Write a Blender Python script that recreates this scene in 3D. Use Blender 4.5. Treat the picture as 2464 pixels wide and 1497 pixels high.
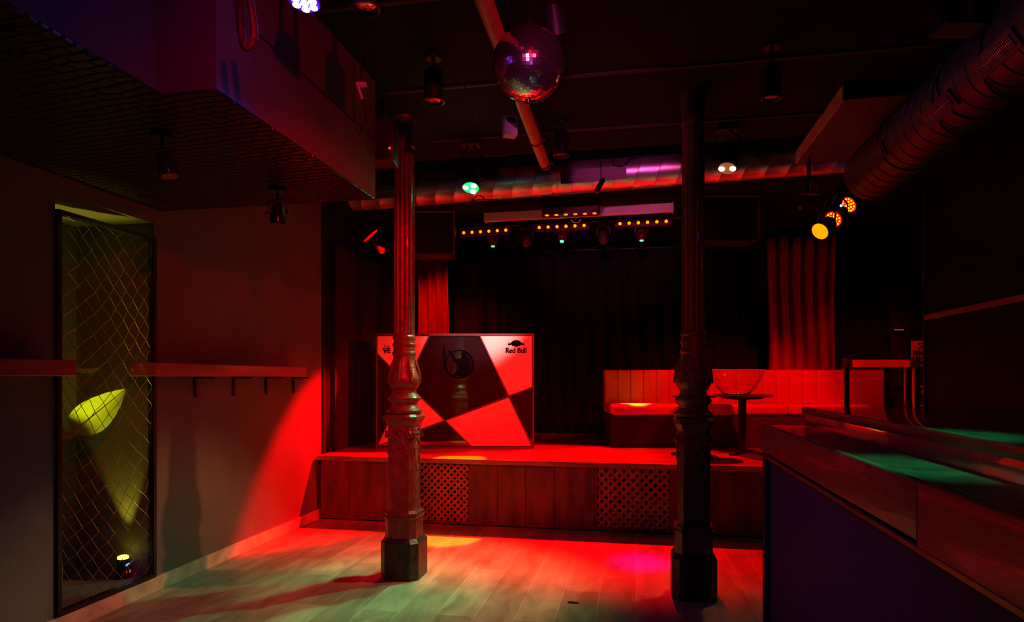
import bpy, bmesh, math, random
from mathutils import Vector, Matrix
random.seed(7)
PI = math.pi
for o in list(bpy.data.objects): bpy.data.objects.remove(o)
S = bpy.context.scene
C = S.collection

# ------------------------------------------------------------------ camera, world, exposure
TH = math.radians(10.9)          # the room's depth axis lies this far right of the view axis
EYE = 1.30
F = 1552.0
cam_d = bpy.data.cameras.new('camera'); cam = bpy.data.objects.new('camera', cam_d); C.objects.link(cam)
cam.location = (0, 0, EYE); cam.rotation_euler = (PI/2, 0, TH)
cam_d.sensor_width = 36; cam_d.lens = F/2464*36
cam_d.shift_y = 159.5/2464
cam_d.clip_start = 0.02
S.camera = cam
w = bpy.data.worlds.new('world'); S.world = w; w.use_nodes = True
w.node_tree.nodes['Background'].inputs[0].default_value = (0.02, 0.0, 0.001, 1)
w.node_tree.nodes['Background'].inputs[1].default_value = 0.3
S.view_settings.view_transform = 'Standard'; S.view_settings.look = 'None'
S.view_settings.gamma = 1; S.view_settings.exposure = 0.0; S.view_settings.use_curve_mapping = False

FW = Vector((-math.sin(TH), math.cos(TH), 0)); RT = Vector((math.cos(TH), math.sin(TH), 0))
def at(u, v, D):
    """pixel of the 2464x1497 frame at distance D along the view axis"""
    return FW*D + RT*(D*(u-1232)/F) + Vector((0, 0, EYE - D*(v-908)/F))
def atY(u, v, Y):
    d = (u-1232)/F
    return at(u, v, Y/(math.cos(TH) + math.sin(TH)*d))
def atX(u, v, X):
    d = (u-1232)/F
    return at(u, v, X/(-math.sin(TH) + math.cos(TH)*d))

# ------------------------------------------------------------------ lamps (each has its fixture below)
MATS = {}
ROOTM = {}
def spot(loc, target, col, watts, deg=60, blend=0.6, rad=0.04, parent=None, name='lamp_light'):
    d = bpy.data.lights.new(name, 'SPOT'); d.color = col; d.energy = watts
    d.spot_size = math.radians(deg); d.spot_blend = blend; d.shadow_soft_size = rad
    o = bpy.data.objects.new(name, d); C.objects.link(o)
    loc = Vector(loc); o.location = loc
    o.rotation_euler = (Vector(target)-loc).to_track_quat('-Z', 'Y').to_euler()
    if parent:
        o.parent = parent; o.matrix_parent_inverse = ROOTM[parent.name].inverted()
    return o
def point(loc, col, watts, rad=0.1, parent=None, name='lamp_light'):
    d = bpy.data.lights.new(name, 'POINT'); d.color = col; d.energy = watts; d.shadow_soft_size = rad
    o = bpy.data.objects.new(name, d); C.objects.link(o); o.location = loc
    if parent:
        o.parent = parent; o.matrix_parent_inverse = ROOTM[parent.name].inverted()
    return o
RED = (1, 0.0, 0.001)
L = dict(bars=820, ball=10, sofa=330, booth=1000, wall=2400, green=170, warm=230, warm2=28, violet=4, rear=240, ygreen=138, niche=14, barspot=560, stage=60, magenta=330, curtain=90, column=380, beam=520, white=420, violethead=9, navy=30, pink=50, front=430, exit=75)

# ------------------------------------------------------------------ materials
def mat(name, col, rough=0.6, metal=0.0, var=0.25, scale=6.0, bump=0.0, bscale=40.0, stretch=(1, 1, 1), spec=0.5, coat=0.0):
    if name in MATS: return MATS[name]
    m = bpy.data.materials.new(name); m.use_nodes = True; MATS[name] = m
    nt = m.node_tree; N = nt.nodes; K = nt.links; b = N['Principled BSDF']
    tc = N.new('ShaderNodeTexCoord'); mp = N.new('ShaderNodeMapping'); mp.inputs['Scale'].default_value = stretch
    K.new(tc.outputs['Object'], mp.inputs['Vector'])
    nz = N.new('ShaderNodeTexNoise'); nz.inputs['Scale'].default_value = scale; nz.inputs['Detail'].default_value = 5
    K.new(mp.outputs[0], nz.inputs['Vector'])
    r = N.new('ShaderNodeValToRGB'); r.color_ramp.elements[0].position = 0.3; r.color_ramp.elements[1].position = 0.7
    r.color_ramp.elements[0].color = (*[c*(1-var) for c in col], 1)
    r.color_ramp.elements[1].color = (*[min(1, c*(1+var)) for c in col], 1)
    K.new(nz.outputs['Fac'], r.inputs['Fac']); K.new(r.outputs['Color'], b.inputs['Base Color'])
    b.inputs['Roughness'].default_value = rough; b.inputs['Metallic'].default_value = metal
    b.inputs['Specular IOR Level'].default_value = spec
    b.inputs['Coat Weight'].default_value = coat
    if bump:
        n2 = N.new('ShaderNodeTexNoise'); n2.inputs['Scale'].default_value = bscale; n2.inputs['Detail'].default_value = 4
        K.new(mp.outputs[0], n2.inputs['Vector'])
        bp = N.new('ShaderNodeBump'); bp.inputs['Strength'].default_value = bump; bp.inputs['Distance'].default_value = 0.01
        K.new(n2.outputs['Fac'], bp.inputs['Height']); K.new(bp.outputs[0], b.inputs['Normal'])
    return m
def emis(name, col, s):
    if name in MATS: return MATS[name]
    m = bpy.data.materials.new(name); m.use_nodes = True; MATS[name] = m
    b = m.node_tree.nodes['Principled BSDF']; b.inputs['Base Color'].default_value = (*[c*0.3 for c in col], 1)
    b.inputs['Emission Color'].default_value = (*col, 1); b.inputs['Emission Strength'].default_value = s
    return m
def planks(name, c1, c2, seam, rough, axis='Y', width=0.215, length=0.95, scale_grain=9, mortar=0.008, bump=0.2, wood=0.35, coat=0.0):
    """boards laid along the given axis"""
    m = bpy.data.materials.new(name); m.use_nodes = True; MATS[name] = m
    nt = m.node_tree; N = nt.nodes; K = nt.links; b = N['Principled BSDF']
    tc = N.new('ShaderNodeTexCoord'); sp = N.new('ShaderNodeSeparateXYZ'); cb = N.new('ShaderNodeCombineXYZ')
    K.new(tc.outputs['Object'], sp.inputs[0])
    a, c = {'Y': ('Y', 'X'), 'X': ('X', 'Y'), 'Z': ('Z', 'X')}[axis]
    K.new(sp.outputs[a], cb.inputs['X']); K.new(sp.outputs[c], cb.inputs['Y'])
    br = N.new('ShaderNodeTexBrick'); K.new(cb.outputs[0], br.inputs['Vector'])
    br.offset = 0.37; br.inputs['Scale'].default_value = 1; br.inputs['Brick Width'].default_value = length
    br.inputs['Row Height'].default_value = width; br.inputs['Mortar Size'].default_value = mortar/2
    br.inputs['Mortar Smooth'].default_value = 0.2
    br.inputs['Color1'].default_value = (*c1, 1); br.inputs['Color2'].default_value = (*c2, 1); br.inputs['Mortar'].default_value = (*seam, 1)
    mp = N.new('ShaderNodeMapping'); mp.inputs['Scale'].default_value = (0.35, 1, 1)
    K.new(cb.outputs[0], mp.inputs['Vector'])
    nz = N.new('ShaderNodeTexNoise'); nz.inputs['Scale'].default_value = scale_grain; nz.inputs['Detail'].default_value = 7; nz.inputs['Distortion'].default_value = 0.6
    K.new(mp.outputs[0], nz.inputs['Vector'])
    mr = N.new('ShaderNodeMapRange'); mr.inputs['From Min'].default_value = 0.3; mr.inputs['From Max'].default_value = 0.7
    mr.inputs['To Min'].default_value = 1-wood; mr.inputs['To Max'].default_value = 1+wood
    K.new(nz.outputs['Fac'], mr.inputs['Value'])
    mx = N.new('ShaderNodeVectorMath'); mx.operation = 'MULTIPLY'
    K.new(br.outputs['Color'], mx.inputs[0]); K.new(mr.outputs[0], mx.inputs[1]); K.new(mx.outputs[0], b.inputs['Base Color'])
    b.inputs['Roughness'].default_value = rough; b.inputs['Coat Weight'].default_value = coat; b.inputs['Coat Roughness'].default_value = 0.15
    bp = N.new('ShaderNodeBump'); bp.inputs['Strength'].default_value = bump; bp.inputs['Distance'].default_value = 0.004
    K.new(br.outputs['Fac'], bp.inputs['Height']); bp.invert = True; K.new(bp.outputs[0], b.inputs['Normal'])
    return m

M_wall = mat('dark_painted_wall', (0.155, 0.135, 0.13), 0.8, var=0.12, scale=3, bump=0.15, bscale=180)
M_wall2 = mat('stage_side_wall', (0.012, 0.010, 0.012), 0.7, var=0.15, scale=3, bump=0.1, bscale=120, spec=0.15)
M_black = mat('matt_black', (0.012, 0.012, 0.012), 0.7, var=0.2)
M_ceil = mat('black_ceiling', (0.007, 0.006, 0.006), 0.85, var=0.2, scale=2, bump=0.2, bscale=90, spec=0.15)
M_sofface = mat('soffit_face', (0.09, 0.085, 0.09), 0.7, var=0.08, scale=2)
M_skirt = mat('pale_skirting', (0.7, 0.52, 0.4), 0.55, var=0.3, scale=9, bump=0.2)
M_floor = planks('floor_boards', (0.40, 0.34, 0.25), (0.24, 0.20, 0.15), (0.68, 0.62, 0.5), 0.42, 'Y', 0.215, 0.85, mortar=0.0025)
M_deck = planks('stage_deck_boards', (0.34, 0.22, 0.14), (0.24, 0.16, 0.1), (0.06, 0.04, 0.03), 0.28, 'X', 0.16, 1.3, mortar=0.004, coat=0.4)
M_front = mat('dark_stained_board', (0.13, 0.05, 0.035), 0.5, var=0.55, scale=4, stretch=(3, 1, 0.6), bump=0.3, bscale=25)
M_lat = mat('lattice_wood', (0.36, 0.15, 0.10), 0.5, var=0.3, scale=12, bump=0.2)
M_plinth = mat('worn_black_paint', (0.03, 0.016, 0.014), 0.4, var=0.9, scale=25, bump=0.3, bscale=60)
M_iron = mat('painted_cast_iron', (0.15, 0.042, 0.032), 0.36, metal=0.15, var=0.35, scale=22, bump=0.35, bscale=60, coat=0.25)
M_bmet = mat('black_metal', (0.02, 0.02, 0.022), 0.35, metal=0.3, var=0.2)
M_bplast = mat('black_plastic', (0.018, 0.018, 0.02), 0.45, var=0.2)
M_steel = mat('galvanised_duct', (0.62, 0.62, 0.64), 0.33, metal=0.9, var=0.12, scale=14, bump=0.06, bscale=30)
M_steel2 = mat('dull_duct_steel', (0.10, 0.09, 0.095), 0.42, metal=0.6, var=0.2, scale=10, bump=0.1, bscale=30)
M_chrome = mat('chrome', (0.75, 0.75, 0.77), 0.12, metal=1, var=0.02)
M_white = mat('white_plastic', (0.75, 0.74, 0.74), 0.4, var=0.05)
M_pipe = mat('painted_pipe', (0.6, 0.16, 0.12), 0.5, var=0.15, scale=15, bump=0.1)
M_ledge = mat('ledge_wood', (0.42, 0.09, 0.06), 0.3, var=0.4, scale=5, stretch=(1, 0.3, 3), bump=0.25, bscale=20, coat=0.4)
M_curt = mat('red_velvet', (0.46, 0.05, 0.04), 0.85, var=0.12, scale=10, bump=0.2, bscale=200)
M_bcurt = mat('black_drape', (0.006, 0.005, 0.005), 0.9, var=0.1, scale=10)
M_vinyl = mat('red_vinyl', (0.60, 0.20, 0.17), 0.38, var=0.06, scale=8, bump=0.08, bscale=150)
M_sbase = mat('sofa_plinth', (0.05, 0.025, 0.03), 0.6, var=0.15)
M_panelw = mat('white_gloss_panel', (0.82, 0.80, 0.80), 0.35, var=0.02)
M_mirror = mat('black_mirror_panel', (0.024, 0.010, 0.016), 0.05, metal=0.0, var=0.1)
M_mirror.node_tree.nodes['Principled BSDF'].inputs['IOR'].default_value = 2.6
M_boothf = mat('booth_frame', (0.16, 0.14, 0.17), 0.35, metal=0.7, var=0.1)
M_ink = mat('black_ink', (0.003, 0.003, 0.004), 0.9, var=0.1, spec=0.03)
M_barp = mat('bar_front_laminate', (0.012, 0.010, 0.07), 0.6, var=0.1, scale=3, bump=0.05, spec=0.08)
M_bart = mat('bar_top_lacquer', (0.03, 0.028, 0.028), 0.25, var=0.5, scale=14, bump=0.06, bscale=60, coat=0.6)
M_barw = mat('bar_edge_wood', (0.045, 0.016, 0.012), 0.42, var=0.5, scale=5, stretch=(1, 0.25, 4), bump=0.2, bscale=20, coat=0.1)
M_leaf = mat('leaf_green', (0.42, 0.50, 0.08), 0.4, var=0.25, scale=30)
_n = M_leaf.node_tree; _t = _n.nodes.new('ShaderNodeBsdfTranslucent'); _t.inputs['Color'].default_value = (0.38, 0.46, 0.07, 1)
_m = _n.nodes.new('ShaderNodeMixShader'); _m.inputs[0].default_value = 0.55
_n.links.new(_n.nodes['Principled BSDF'].outputs[0], _m.inputs[1]); _n.links.new(_t.outputs[0], _m.inputs[2]); _n.links.new(_m.outputs[0], _n.nodes['Material Output'].inputs['Surface'])
M_wire = mat('galvanised_wire', (0.55, 0.52, 0.42), 0.28, metal=1, var=0.1)
M_belt = mat('red_belt', (0.7, 0.06, 0.05), 0.6, var=0.05)
M_lensd = mat('lamp_lens', (0.55, 0.30, 0.2), 0.15, metal=0.9, var=0.5, scale=80)
M_cable = mat('cable_rubber', (0.02, 0.018, 0.018), 0.6, var=0.1)
M_tablet = mat('table_top', (0.06, 0.045, 0.045), 0.3, var=0.1)
M_door = mat('door_paint', (0.035, 0.03, 0.034), 0.5, var=0.15)
M_trimred = mat('wall_trim_wood', (0.28, 0.13, 0.10), 0.5, var=0.3)
def glass():
    m = bpy.data.materials.new('clear_glass'); m.use_nodes = True
    b = m.node_tree.nodes['Principled BSDF']; b.inputs['Base Color'].default_value = (0.97, 0.97, 0.97, 1)
    b.inputs['Transmission Weight'].default_value = 1; b.inputs['Roughness'].default_value = 0.02; b.inputs['IOR'].default_value = 1.45
    return m
M_glass = glass()
def foil():
    """black quilted foil: rows of small raised dashes that catch the light"""
    m = bpy.data.materials.new('quilted_black_foil'); m.use_nodes = True
    nt = m.node_tree; N = nt.nodes; K = nt.links; b = N['Principled BSDF']
    tc = N.new('ShaderNodeTexCoord'); mp = N.new('ShaderNodeMapping'); mp.inputs['Rotation'].default_value = (0, 0, 0.12)
    K.new(tc.outputs['Object'], mp.inputs[0])
    nz0 = N.new('ShaderNodeTexNoise'); nz0.inputs['Scale'].default_value = 5
    K.new(mp.outputs[0], nz0.inputs['Vector'])
    ad = N.new('ShaderNodeVectorMath'); ad.operation = 'MULTIPLY_ADD'; ad.inputs[1].default_value = (0.06, 0.06, 0.06)
    K.new(nz0.outputs['Color'], ad.inputs[0]); K.new(mp.outputs[0], ad.inputs[2])
    br = N.new('ShaderNodeTexBrick'); br.inputs['Scale'].default_value = 1; br.inputs['Brick Width'].default_value = 0.085
    br.inputs['Row Height'].default_value = 0.042; br.inputs['Mortar Size'].default_value = 0.008; br.inputs['Mortar Smooth'].default_value = 1
    K.new(ad.outputs[0], br.inputs['Vector'])
    bp = N.new('ShaderNodeBump'); bp.inputs['Strength'].default_value = 1; bp.inputs['Distance'].default_value = 0.02
    K.new(br.outputs['Fac'], bp.inputs['Height']); K.new(bp.outputs[0], b.inputs['Normal'])
    b.inputs['Base Color'].default_value = (0.02, 0.02, 0.02, 1); b.inputs['Roughness'].default_value = 0.3; b.inputs['Metallic'].default_value = 0.3
    return m
M_foil = foil()

# ------------------------------------------------------------------ mesh helpers
class MB:
    def __init__(s): s.b = bmesh.new()
    def box(s, x0, x1, y0, y1, z0, z1, bev=0.0, seg=2):
        t = bmesh.new(); bmesh.ops.create_cube(t, size=1)
        bmesh.ops.scale(t, vec=(x1-x0, y1-y0, z1-z0), verts=t.verts)
        bmesh.ops.translate(t, vec=((x0+x1)/2, (y0+y1)/2, (z0+z1)/2), verts=t.verts)
        if bev: bmesh.ops.bevel(t, geom=t.edges[:], offset=bev, segments=seg, affect='EDGES', profile=0.5)
        s._add(t); return s
    def _add(s, t):
        me = bpy.data.meshes.new('t'); t.to_mesh(me); t.free(); s.b.from_mesh(me); bpy.data.meshes.remove(me)
    def obox(s, p0, p1, w, h, up=(0, 0, 1)):
        """bar of rectangular section from p0 to p1"""
        p0, p1 = Vector(p0), Vector(p1); d = (p1-p0); n = d.normalized(); up = Vector(up)
        if abs(n.dot(up)) > 0.99: up = Vector((0, 1, 0))
        sx = n.cross(up).normalized(); sy = sx.cross(n)
        vs = [s.b.verts.new(p + sx*a*w/2 + sy*c*h/2) for p in (p0, p1) for a, c in ((-1, -1), (1, -1), (1, 1), (-1, 1))]
        for q in ((0, 1, 2, 3), (7, 6, 5, 4), (0, 4, 5, 1), (1, 5, 6, 2), (2, 6, 7, 3), (3, 7, 4, 0)): s.b.faces.new([vs[i] for i in q])
        return s
    def rings(s, pts, seg=20, cap=True, frame=None):
        """list of (centre, radius) swept"""
        R = []
        n = len(pts); prev = None
        for i, (c, r) in enumerate(pts):
            c = Vector(c)
            if frame: d = Vector(frame)
            else:
                a = Vector(pts[max(i-1, 0)][0]); b_ = Vector(pts[min(i+1, n-1)][0]); d = b_-a
                if d.length < 1e-7: d = prev or Vector((0, 0, 1))
            d = d.normalized(); prev = d
            up = Vector((0, 0, 1)) if abs(d.z) < 0.95 else Vector((0, 1, 0))
            sx = d.cross(up).normalized(); sy = sx.cross(d)
            R.append([s.b.verts.new(c + sx*math.cos(2*PI*k/seg)*r + sy*math.sin(2*PI*k/seg)*r) for k in range(seg)])
        for i in range(n-1):
            for k in range(seg):
                k2 = (k+1) % seg; s.b.faces.new((R[i][k], R[i][k2], R[i+1][k2], R[i+1][k]))
        if cap: s.b.faces.new(R[0][::-1]); s.b.faces.new(R[-1])
        return s
    def cyl(s, p0, p1, r0, r1=None, seg=20):
        return s.rings([(p0, r0), (p1, r0 if r1 is None else r1)], seg, frame=Vector(p1)-Vector(p0))
    def tube(s, pts, r, seg=8): return s.rings([(p, r) for p in pts], seg)
    def lathe(s, prof, c=(0, 0, 0), seg=32, fn=None, cap=True):
        """prof: (radius, z); fn(angle) scales the radius"""
        R = []
        for r, z in prof:
            R.append([s.b.verts.new((c[0]+r*(fn(2*PI*k/seg) if fn else 1)*math.cos(2*PI*k/seg), c[1]+r*(fn(2*PI*k/seg) if fn else 1)*math.sin(2*PI*k/seg), c[2]+z)) for k in range(seg)])
        for i in range(len(R)-1):
            for k in range(seg):
                k2 = (k+1) % seg; s.b.faces.new((R[i][k], R[i][k2], R[i+1][k2], R[i+1][k]))
        if cap: s.b.faces.new(R[0][::-1]); s.b.faces.new(R[-1])
        return s
    def ball(s, c, r, seg=14, sc=(1, 1, 1)):
        t = bmesh.new(); bmesh.ops.create_uvsphere(t, u_segments=seg, v_segments=seg//2+2, radius=r)
        bmesh.ops.scale(t, vec=sc, verts=t.verts); bmesh.ops.translate(t, vec=c, verts=t.verts); s._add(t); return s
    def prism(s, poly, y0, y1):
        """polygon in local x,z given a depth along y"""
        a = [s.b.verts.new((x, y0, z)) for x, z in poly]; c = [s.b.verts.new((x, y1, z)) for x, z in poly]
        s.b.faces.new(a); s.b.faces.new(c[::-1]); n = len(poly)
        for i in range(n): s.b.faces.new((a[i], c[i], c[(i+1) % n], a[(i+1) % n]))
        return s
    def build(s, name, m, parent=None, world=False, smooth=False, rot=None):
        bmesh.ops.recalc_face_normals(s.b, faces=s.b.faces[:])
        me = bpy.data.meshes.new(name)
        if world and parent is not None: 
            p = parent
            while p.parent: p = p.parent
            s.b.transform(ROOTM[p.name].inverted())
        s.b.to_mesh(me); s.b.free(); me.materials.append(m)
        if smooth:
            for p in me.polygons: p.use_smooth = True
            try: me.set_sharp_from_angle(angle=math.radians(38))
            except Exception: pass
        o = bpy.data.objects.new(name, me); C.objects.link(o)
        if parent: o.parent = parent
        return o
def thing(name, label, cat, loc=(0, 0, 0), rz=0.0, group=None):
    o = bpy.data.objects.new(name, None); C.objects.link(o); o.empty_display_size = 0.1
    o.location = loc; o.rotation_euler = (0, 0, rz)
    ROOTM[o.name] = Matrix.Translation(Vector(loc)) @ Matrix.Rotation(rz, 4, 'Z')
    o['label'] = label; o['category'] = cat
    if group: o['group'] = group
    return o
def tag(o, label, cat, group=None):
    o['label'] = label; o['category'] = cat
    if group: o['group'] = group
    return o
def struct(o): o['kind'] = 'structure'; return o
def text_mesh(s, size, name, m, parent, x, y, z, offset=0.0, extrude=0.001, shear=0.0, align='LEFT', sx=1.0, bold=0.0):
    cu = bpy.data.curves.new('t', 'FONT'); cu.body = s; cu.size = size; cu.offset = offset; cu.extrude = extrude; cu.shear = shear
    cu.align_x = align
    to = bpy.data.objects.new('t', cu); C.objects.link(to)
    bpy.context.view_layer.update()
    me = bpy.data.meshes.new_from_object(to.evaluated_get(bpy.context.evaluated_depsgraph_get()))
    bpy.data.objects.remove(to)
    if bold:
        bb = bmesh.new(); bb.from_mesh(me)
        for k in (-1, 1):
            m2 = me.copy(); m2.transform(Matrix.Translation((bold*k, bold*0.4*k, 0.0002*k))); bb.from_mesh(m2); bpy.data.meshes.remove(m2)
        bb.to_mesh(me); bb.free()
    me.transform(Matrix.Translation((x, y, z)) @ Matrix.Rotation(PI/2, 4, 'X') @ Matrix.Diagonal((sx, 1, 1, 1)))
    me.name = name; me.materials.clear(); me.materials.append(m)
    o = bpy.data.objects.new(name, me); C.objects.link(o); o.parent = parent
    return o

# ------------------------------------------------------------------ the room
XL = -2.88; CZ = 3.0; SOFZ = 2.33; SY = 5.47; SZ = 0.59; BACK = 8.5; XR = 2.0; FARR = 4.2
struct(MB().box(XL-0.8, FARR+0.2, -3.2, BACK+0.2, -0.12, 0).build('floor', M_floor))
NY0, NY1, NZ0, NZ1 = 2.76, 3.44, 0.09, 2.24
wl = MB()
wl.box(XL-0.7, XL, -3.2, NY0, 0, 3.45); wl.box(XL-0.7, XL, NY1, 5.57, 0, 3.45)
wl.box(XL-0.7, XL, NY0, NY1, 0, NZ0); wl.box(XL-0.7, XL, NY0, NY1, NZ1, 3.45); wl.box(XL-0.7, XL-0.55, NY0, NY1, NZ0, NZ1)
struct(wl.build('wall_left', M_wall))
struct(MB().box(XL-0.7, XL-0.012, 5.6, BACK, 0, 3.45).build('wall_left_stage', M_wall2))
struct(MB().box(XL-0.7, XL+0.02, 5.571, 5.599, 0, 3.1).build('trim_1', M_black))
struct(MB().box(XL-0.7, FARR+0.2, BACK, BACK+0.2, 0, 3.45).build('wall_back', M_black))
struct(MB().box(XL-0.7, FARR+0.2, -3.4, -3.2, 0, 3.45).build('wall_front', M_wall))
struct(MB().box(FARR, FARR+0.2, -3.2, BACK, 0, 3.45).build('wall_far_right', M_black))
struct(MB().box(XR, XR+0.12, -3.2, 5.0, 0, CZ).build('wall_right', mat('right_wall_board', (0.004, 0.0035, 0.0035), 0.6, var=0.2, bump=0.1, bscale=90, spec=0.12)))
struct(MB().box(XR-0.015, XR, -3.2, 5.0, 1.70, 1.735).build('trim_2', M_trimred))
struct(MB().box(XR-0.012, XR+0.132, 5.0, 5.02, 0, CZ).build('trim_3', M_door))
struct(MB().box(2.05, FARR, 8.3, 8.38, SZ, CZ).build('wall_stage_right', M_wall2))
# ceiling with an open trough over the stage edge
cl = MB(); cl.box(XL, FARR, -3.2, 4.85, CZ, CZ+0.12); cl.box(XL, FARR, 5.75, BACK, CZ, CZ+0.12); cl.box(XL, FARR, 4.85, 5.75, 3.4, 3.5)
cl.box(XL, FARR, 4.8, 4.85, CZ+0.12, 3.4); cl.box(XL, FARR, 5.75, 5.8, CZ+0.12, 3.4)
struct(cl.build('ceiling', M_ceil))
for i, (x0, x1, y) in enumerate(((-1.45, 2.0, 3.62), (-1.45, 2.0, 4.42), (-1.45, 2.0, 2.75))):
    struct(MB().box(x0, x1, y, y+0.025, CZ-0.012, CZ).build('trim_%d' % (4+i), M_black))
struct(MB().box(1.19, XR, 4.05, 5.25, 2.915, CZ-0.001).build('ceiling_panel_right', M_sofface))
struct(MB().box(1.178, 1.189, 4.05, 5.25, 2.912, CZ-0.001).build('trim_9', mat('lit_edge_tint', (0.5, 0.42, 0.42), 0.5)))  # pale strip paints in the light along the panel's edge
# soffit down the left side, stepped in plan
X1 = -1.476; JY = at(390, 228, 1.03*F/680).y; X2 = at(390, 228, 1.03*F/680).x
JY2 = JY
sf = MB()
sf.box(XL, X2, -3.2, JY, SOFZ+0.004, CZ); sf.box(XL, X1, JY, 3.5, SOFZ+0.004, CZ)
struct(sf.build('ceiling_soffit', M_sofface))
sf = MB(); sf.box(XL, X2-0.002, -3.2, JY, SOFZ-0.006, SOFZ+0.004); sf.box(XL, X1-0.002, JY+0.0001, 3.498, SOFZ-0.006, SOFZ+0.004)
struct(sf.build('ceiling_soffit_lining', M_foil))
struct(MB().box(X1, X1+0.004, JY+0.2, 3.49, SOFZ+0.33, SOFZ+0.338).build('trim_7', M_black))
# skirting
sk = MB(); sk.box(XL, XL+0.02, -3.1, 5.56, 0, NZ0-0.005)
struct(sk.build('baseboard_left', M_skirt))
# door on the stage's left wall
d = MB(); d.box(XL-0.011, XL+0.012, 5.82, 6.9, SZ, 2.56); struct(d.build('door_1', M_door))
d = MB()
for y in (5.78, 6.36, 6.9): d.box(XL-0.011, XL+0.03, y, y+0.045, SZ, 2.6)
d.box(XL-0.011, XL+0.03, 5.78, 6.945, 2.56, 2.61); struct(d.build('trim_8', M_black))

# ------------------------------------------------------------------ stage
st = thing('stage', 'low wooden stage with a plank and lattice front and red lit deck', 'stage', (0, SY, 0))
MB().box(XL+0.025, FARR-0.01, 0.09, BACK-SY-0.002, SZ-0.07, SZ).build('deck', M_deck, st)
MB().box(XL+0.025, FARR-0.01, -0.05, 0.088, SZ-0.045, SZ, 0.008).build('nosing', M_deck, st)
MB().box(XL+0.03, FARR-0.01, 0.10, 0.14, 0, SZ-0.072).build('backing', M_black, st)
edges = [(-2.84, -1.90), (-1.43, -0.34), (0.28, 2.4)]
for a, b_ in edges:
    x = a
    while x < b_-0.02:
        wd = min(random.uniform(0.24, 0.38), b_-x)
        if b_-x-wd < 0.1: wd = b_-x
        MB().box(x+0.0015, x+wd-0.0015, 0, 0.022+random.uniform(-.002, .002), 0.012, SZ-0.047, 0.0025, 1).build('front_board', M_front, st)
        x += wd
def clipseg(c, sgn, x0, x1, z0, z1):
    # line z = sgn*x + c clipped to the rectangle
    P = []
    for x in (x0, x1):
        z = sgn*x+c
        if z0 <= z <= z1: P.append((x, z))
    for z in (z0, z1):
        x = (z-c)*sgn
        if x0 < x < x1: P.append((x, z))
    if len(P) >= 2 and math.dist(P[0], P[-1]) > 0.02: return P[0], P[-1]
for (x0, x1, per, wd) in ((-1.885, -1.44, 0.060, 0.021), (-0.325, 0.268, 0.074, 0.026)):
    m = MB(); z0, z1 = 0.03, SZ-0.055
    for sgn, yy in ((1, 0.02), (-1, 0.03)):
        c = z0 - max(sgn*x0, sgn*x1)
        while c < z1 - min(sgn*x0, sgn*x1):
            q = clipseg(c, sgn, x0, x1, z0, z1)
            if q: m.obox((q[0][0], yy, q[0][1]), (q[1][0], yy, q[1][1]), 0.009, wd, up=(0, 0, 1))
            c += per
    lat = m.build('lattice_panel', M_lat, st)
    fr = MB(); fr.box(x0-0.014, x0, 0.0, 0.04, 0.012, SZ-0.047); fr.box(x1, x1+0.011, 0, 0.04, 0.012, SZ-0.047)
    fr.box(x0, x1, 0, 0.04, 0.012, 0.03)
    fr.build('lattice_frame', M_front, lat)

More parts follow.
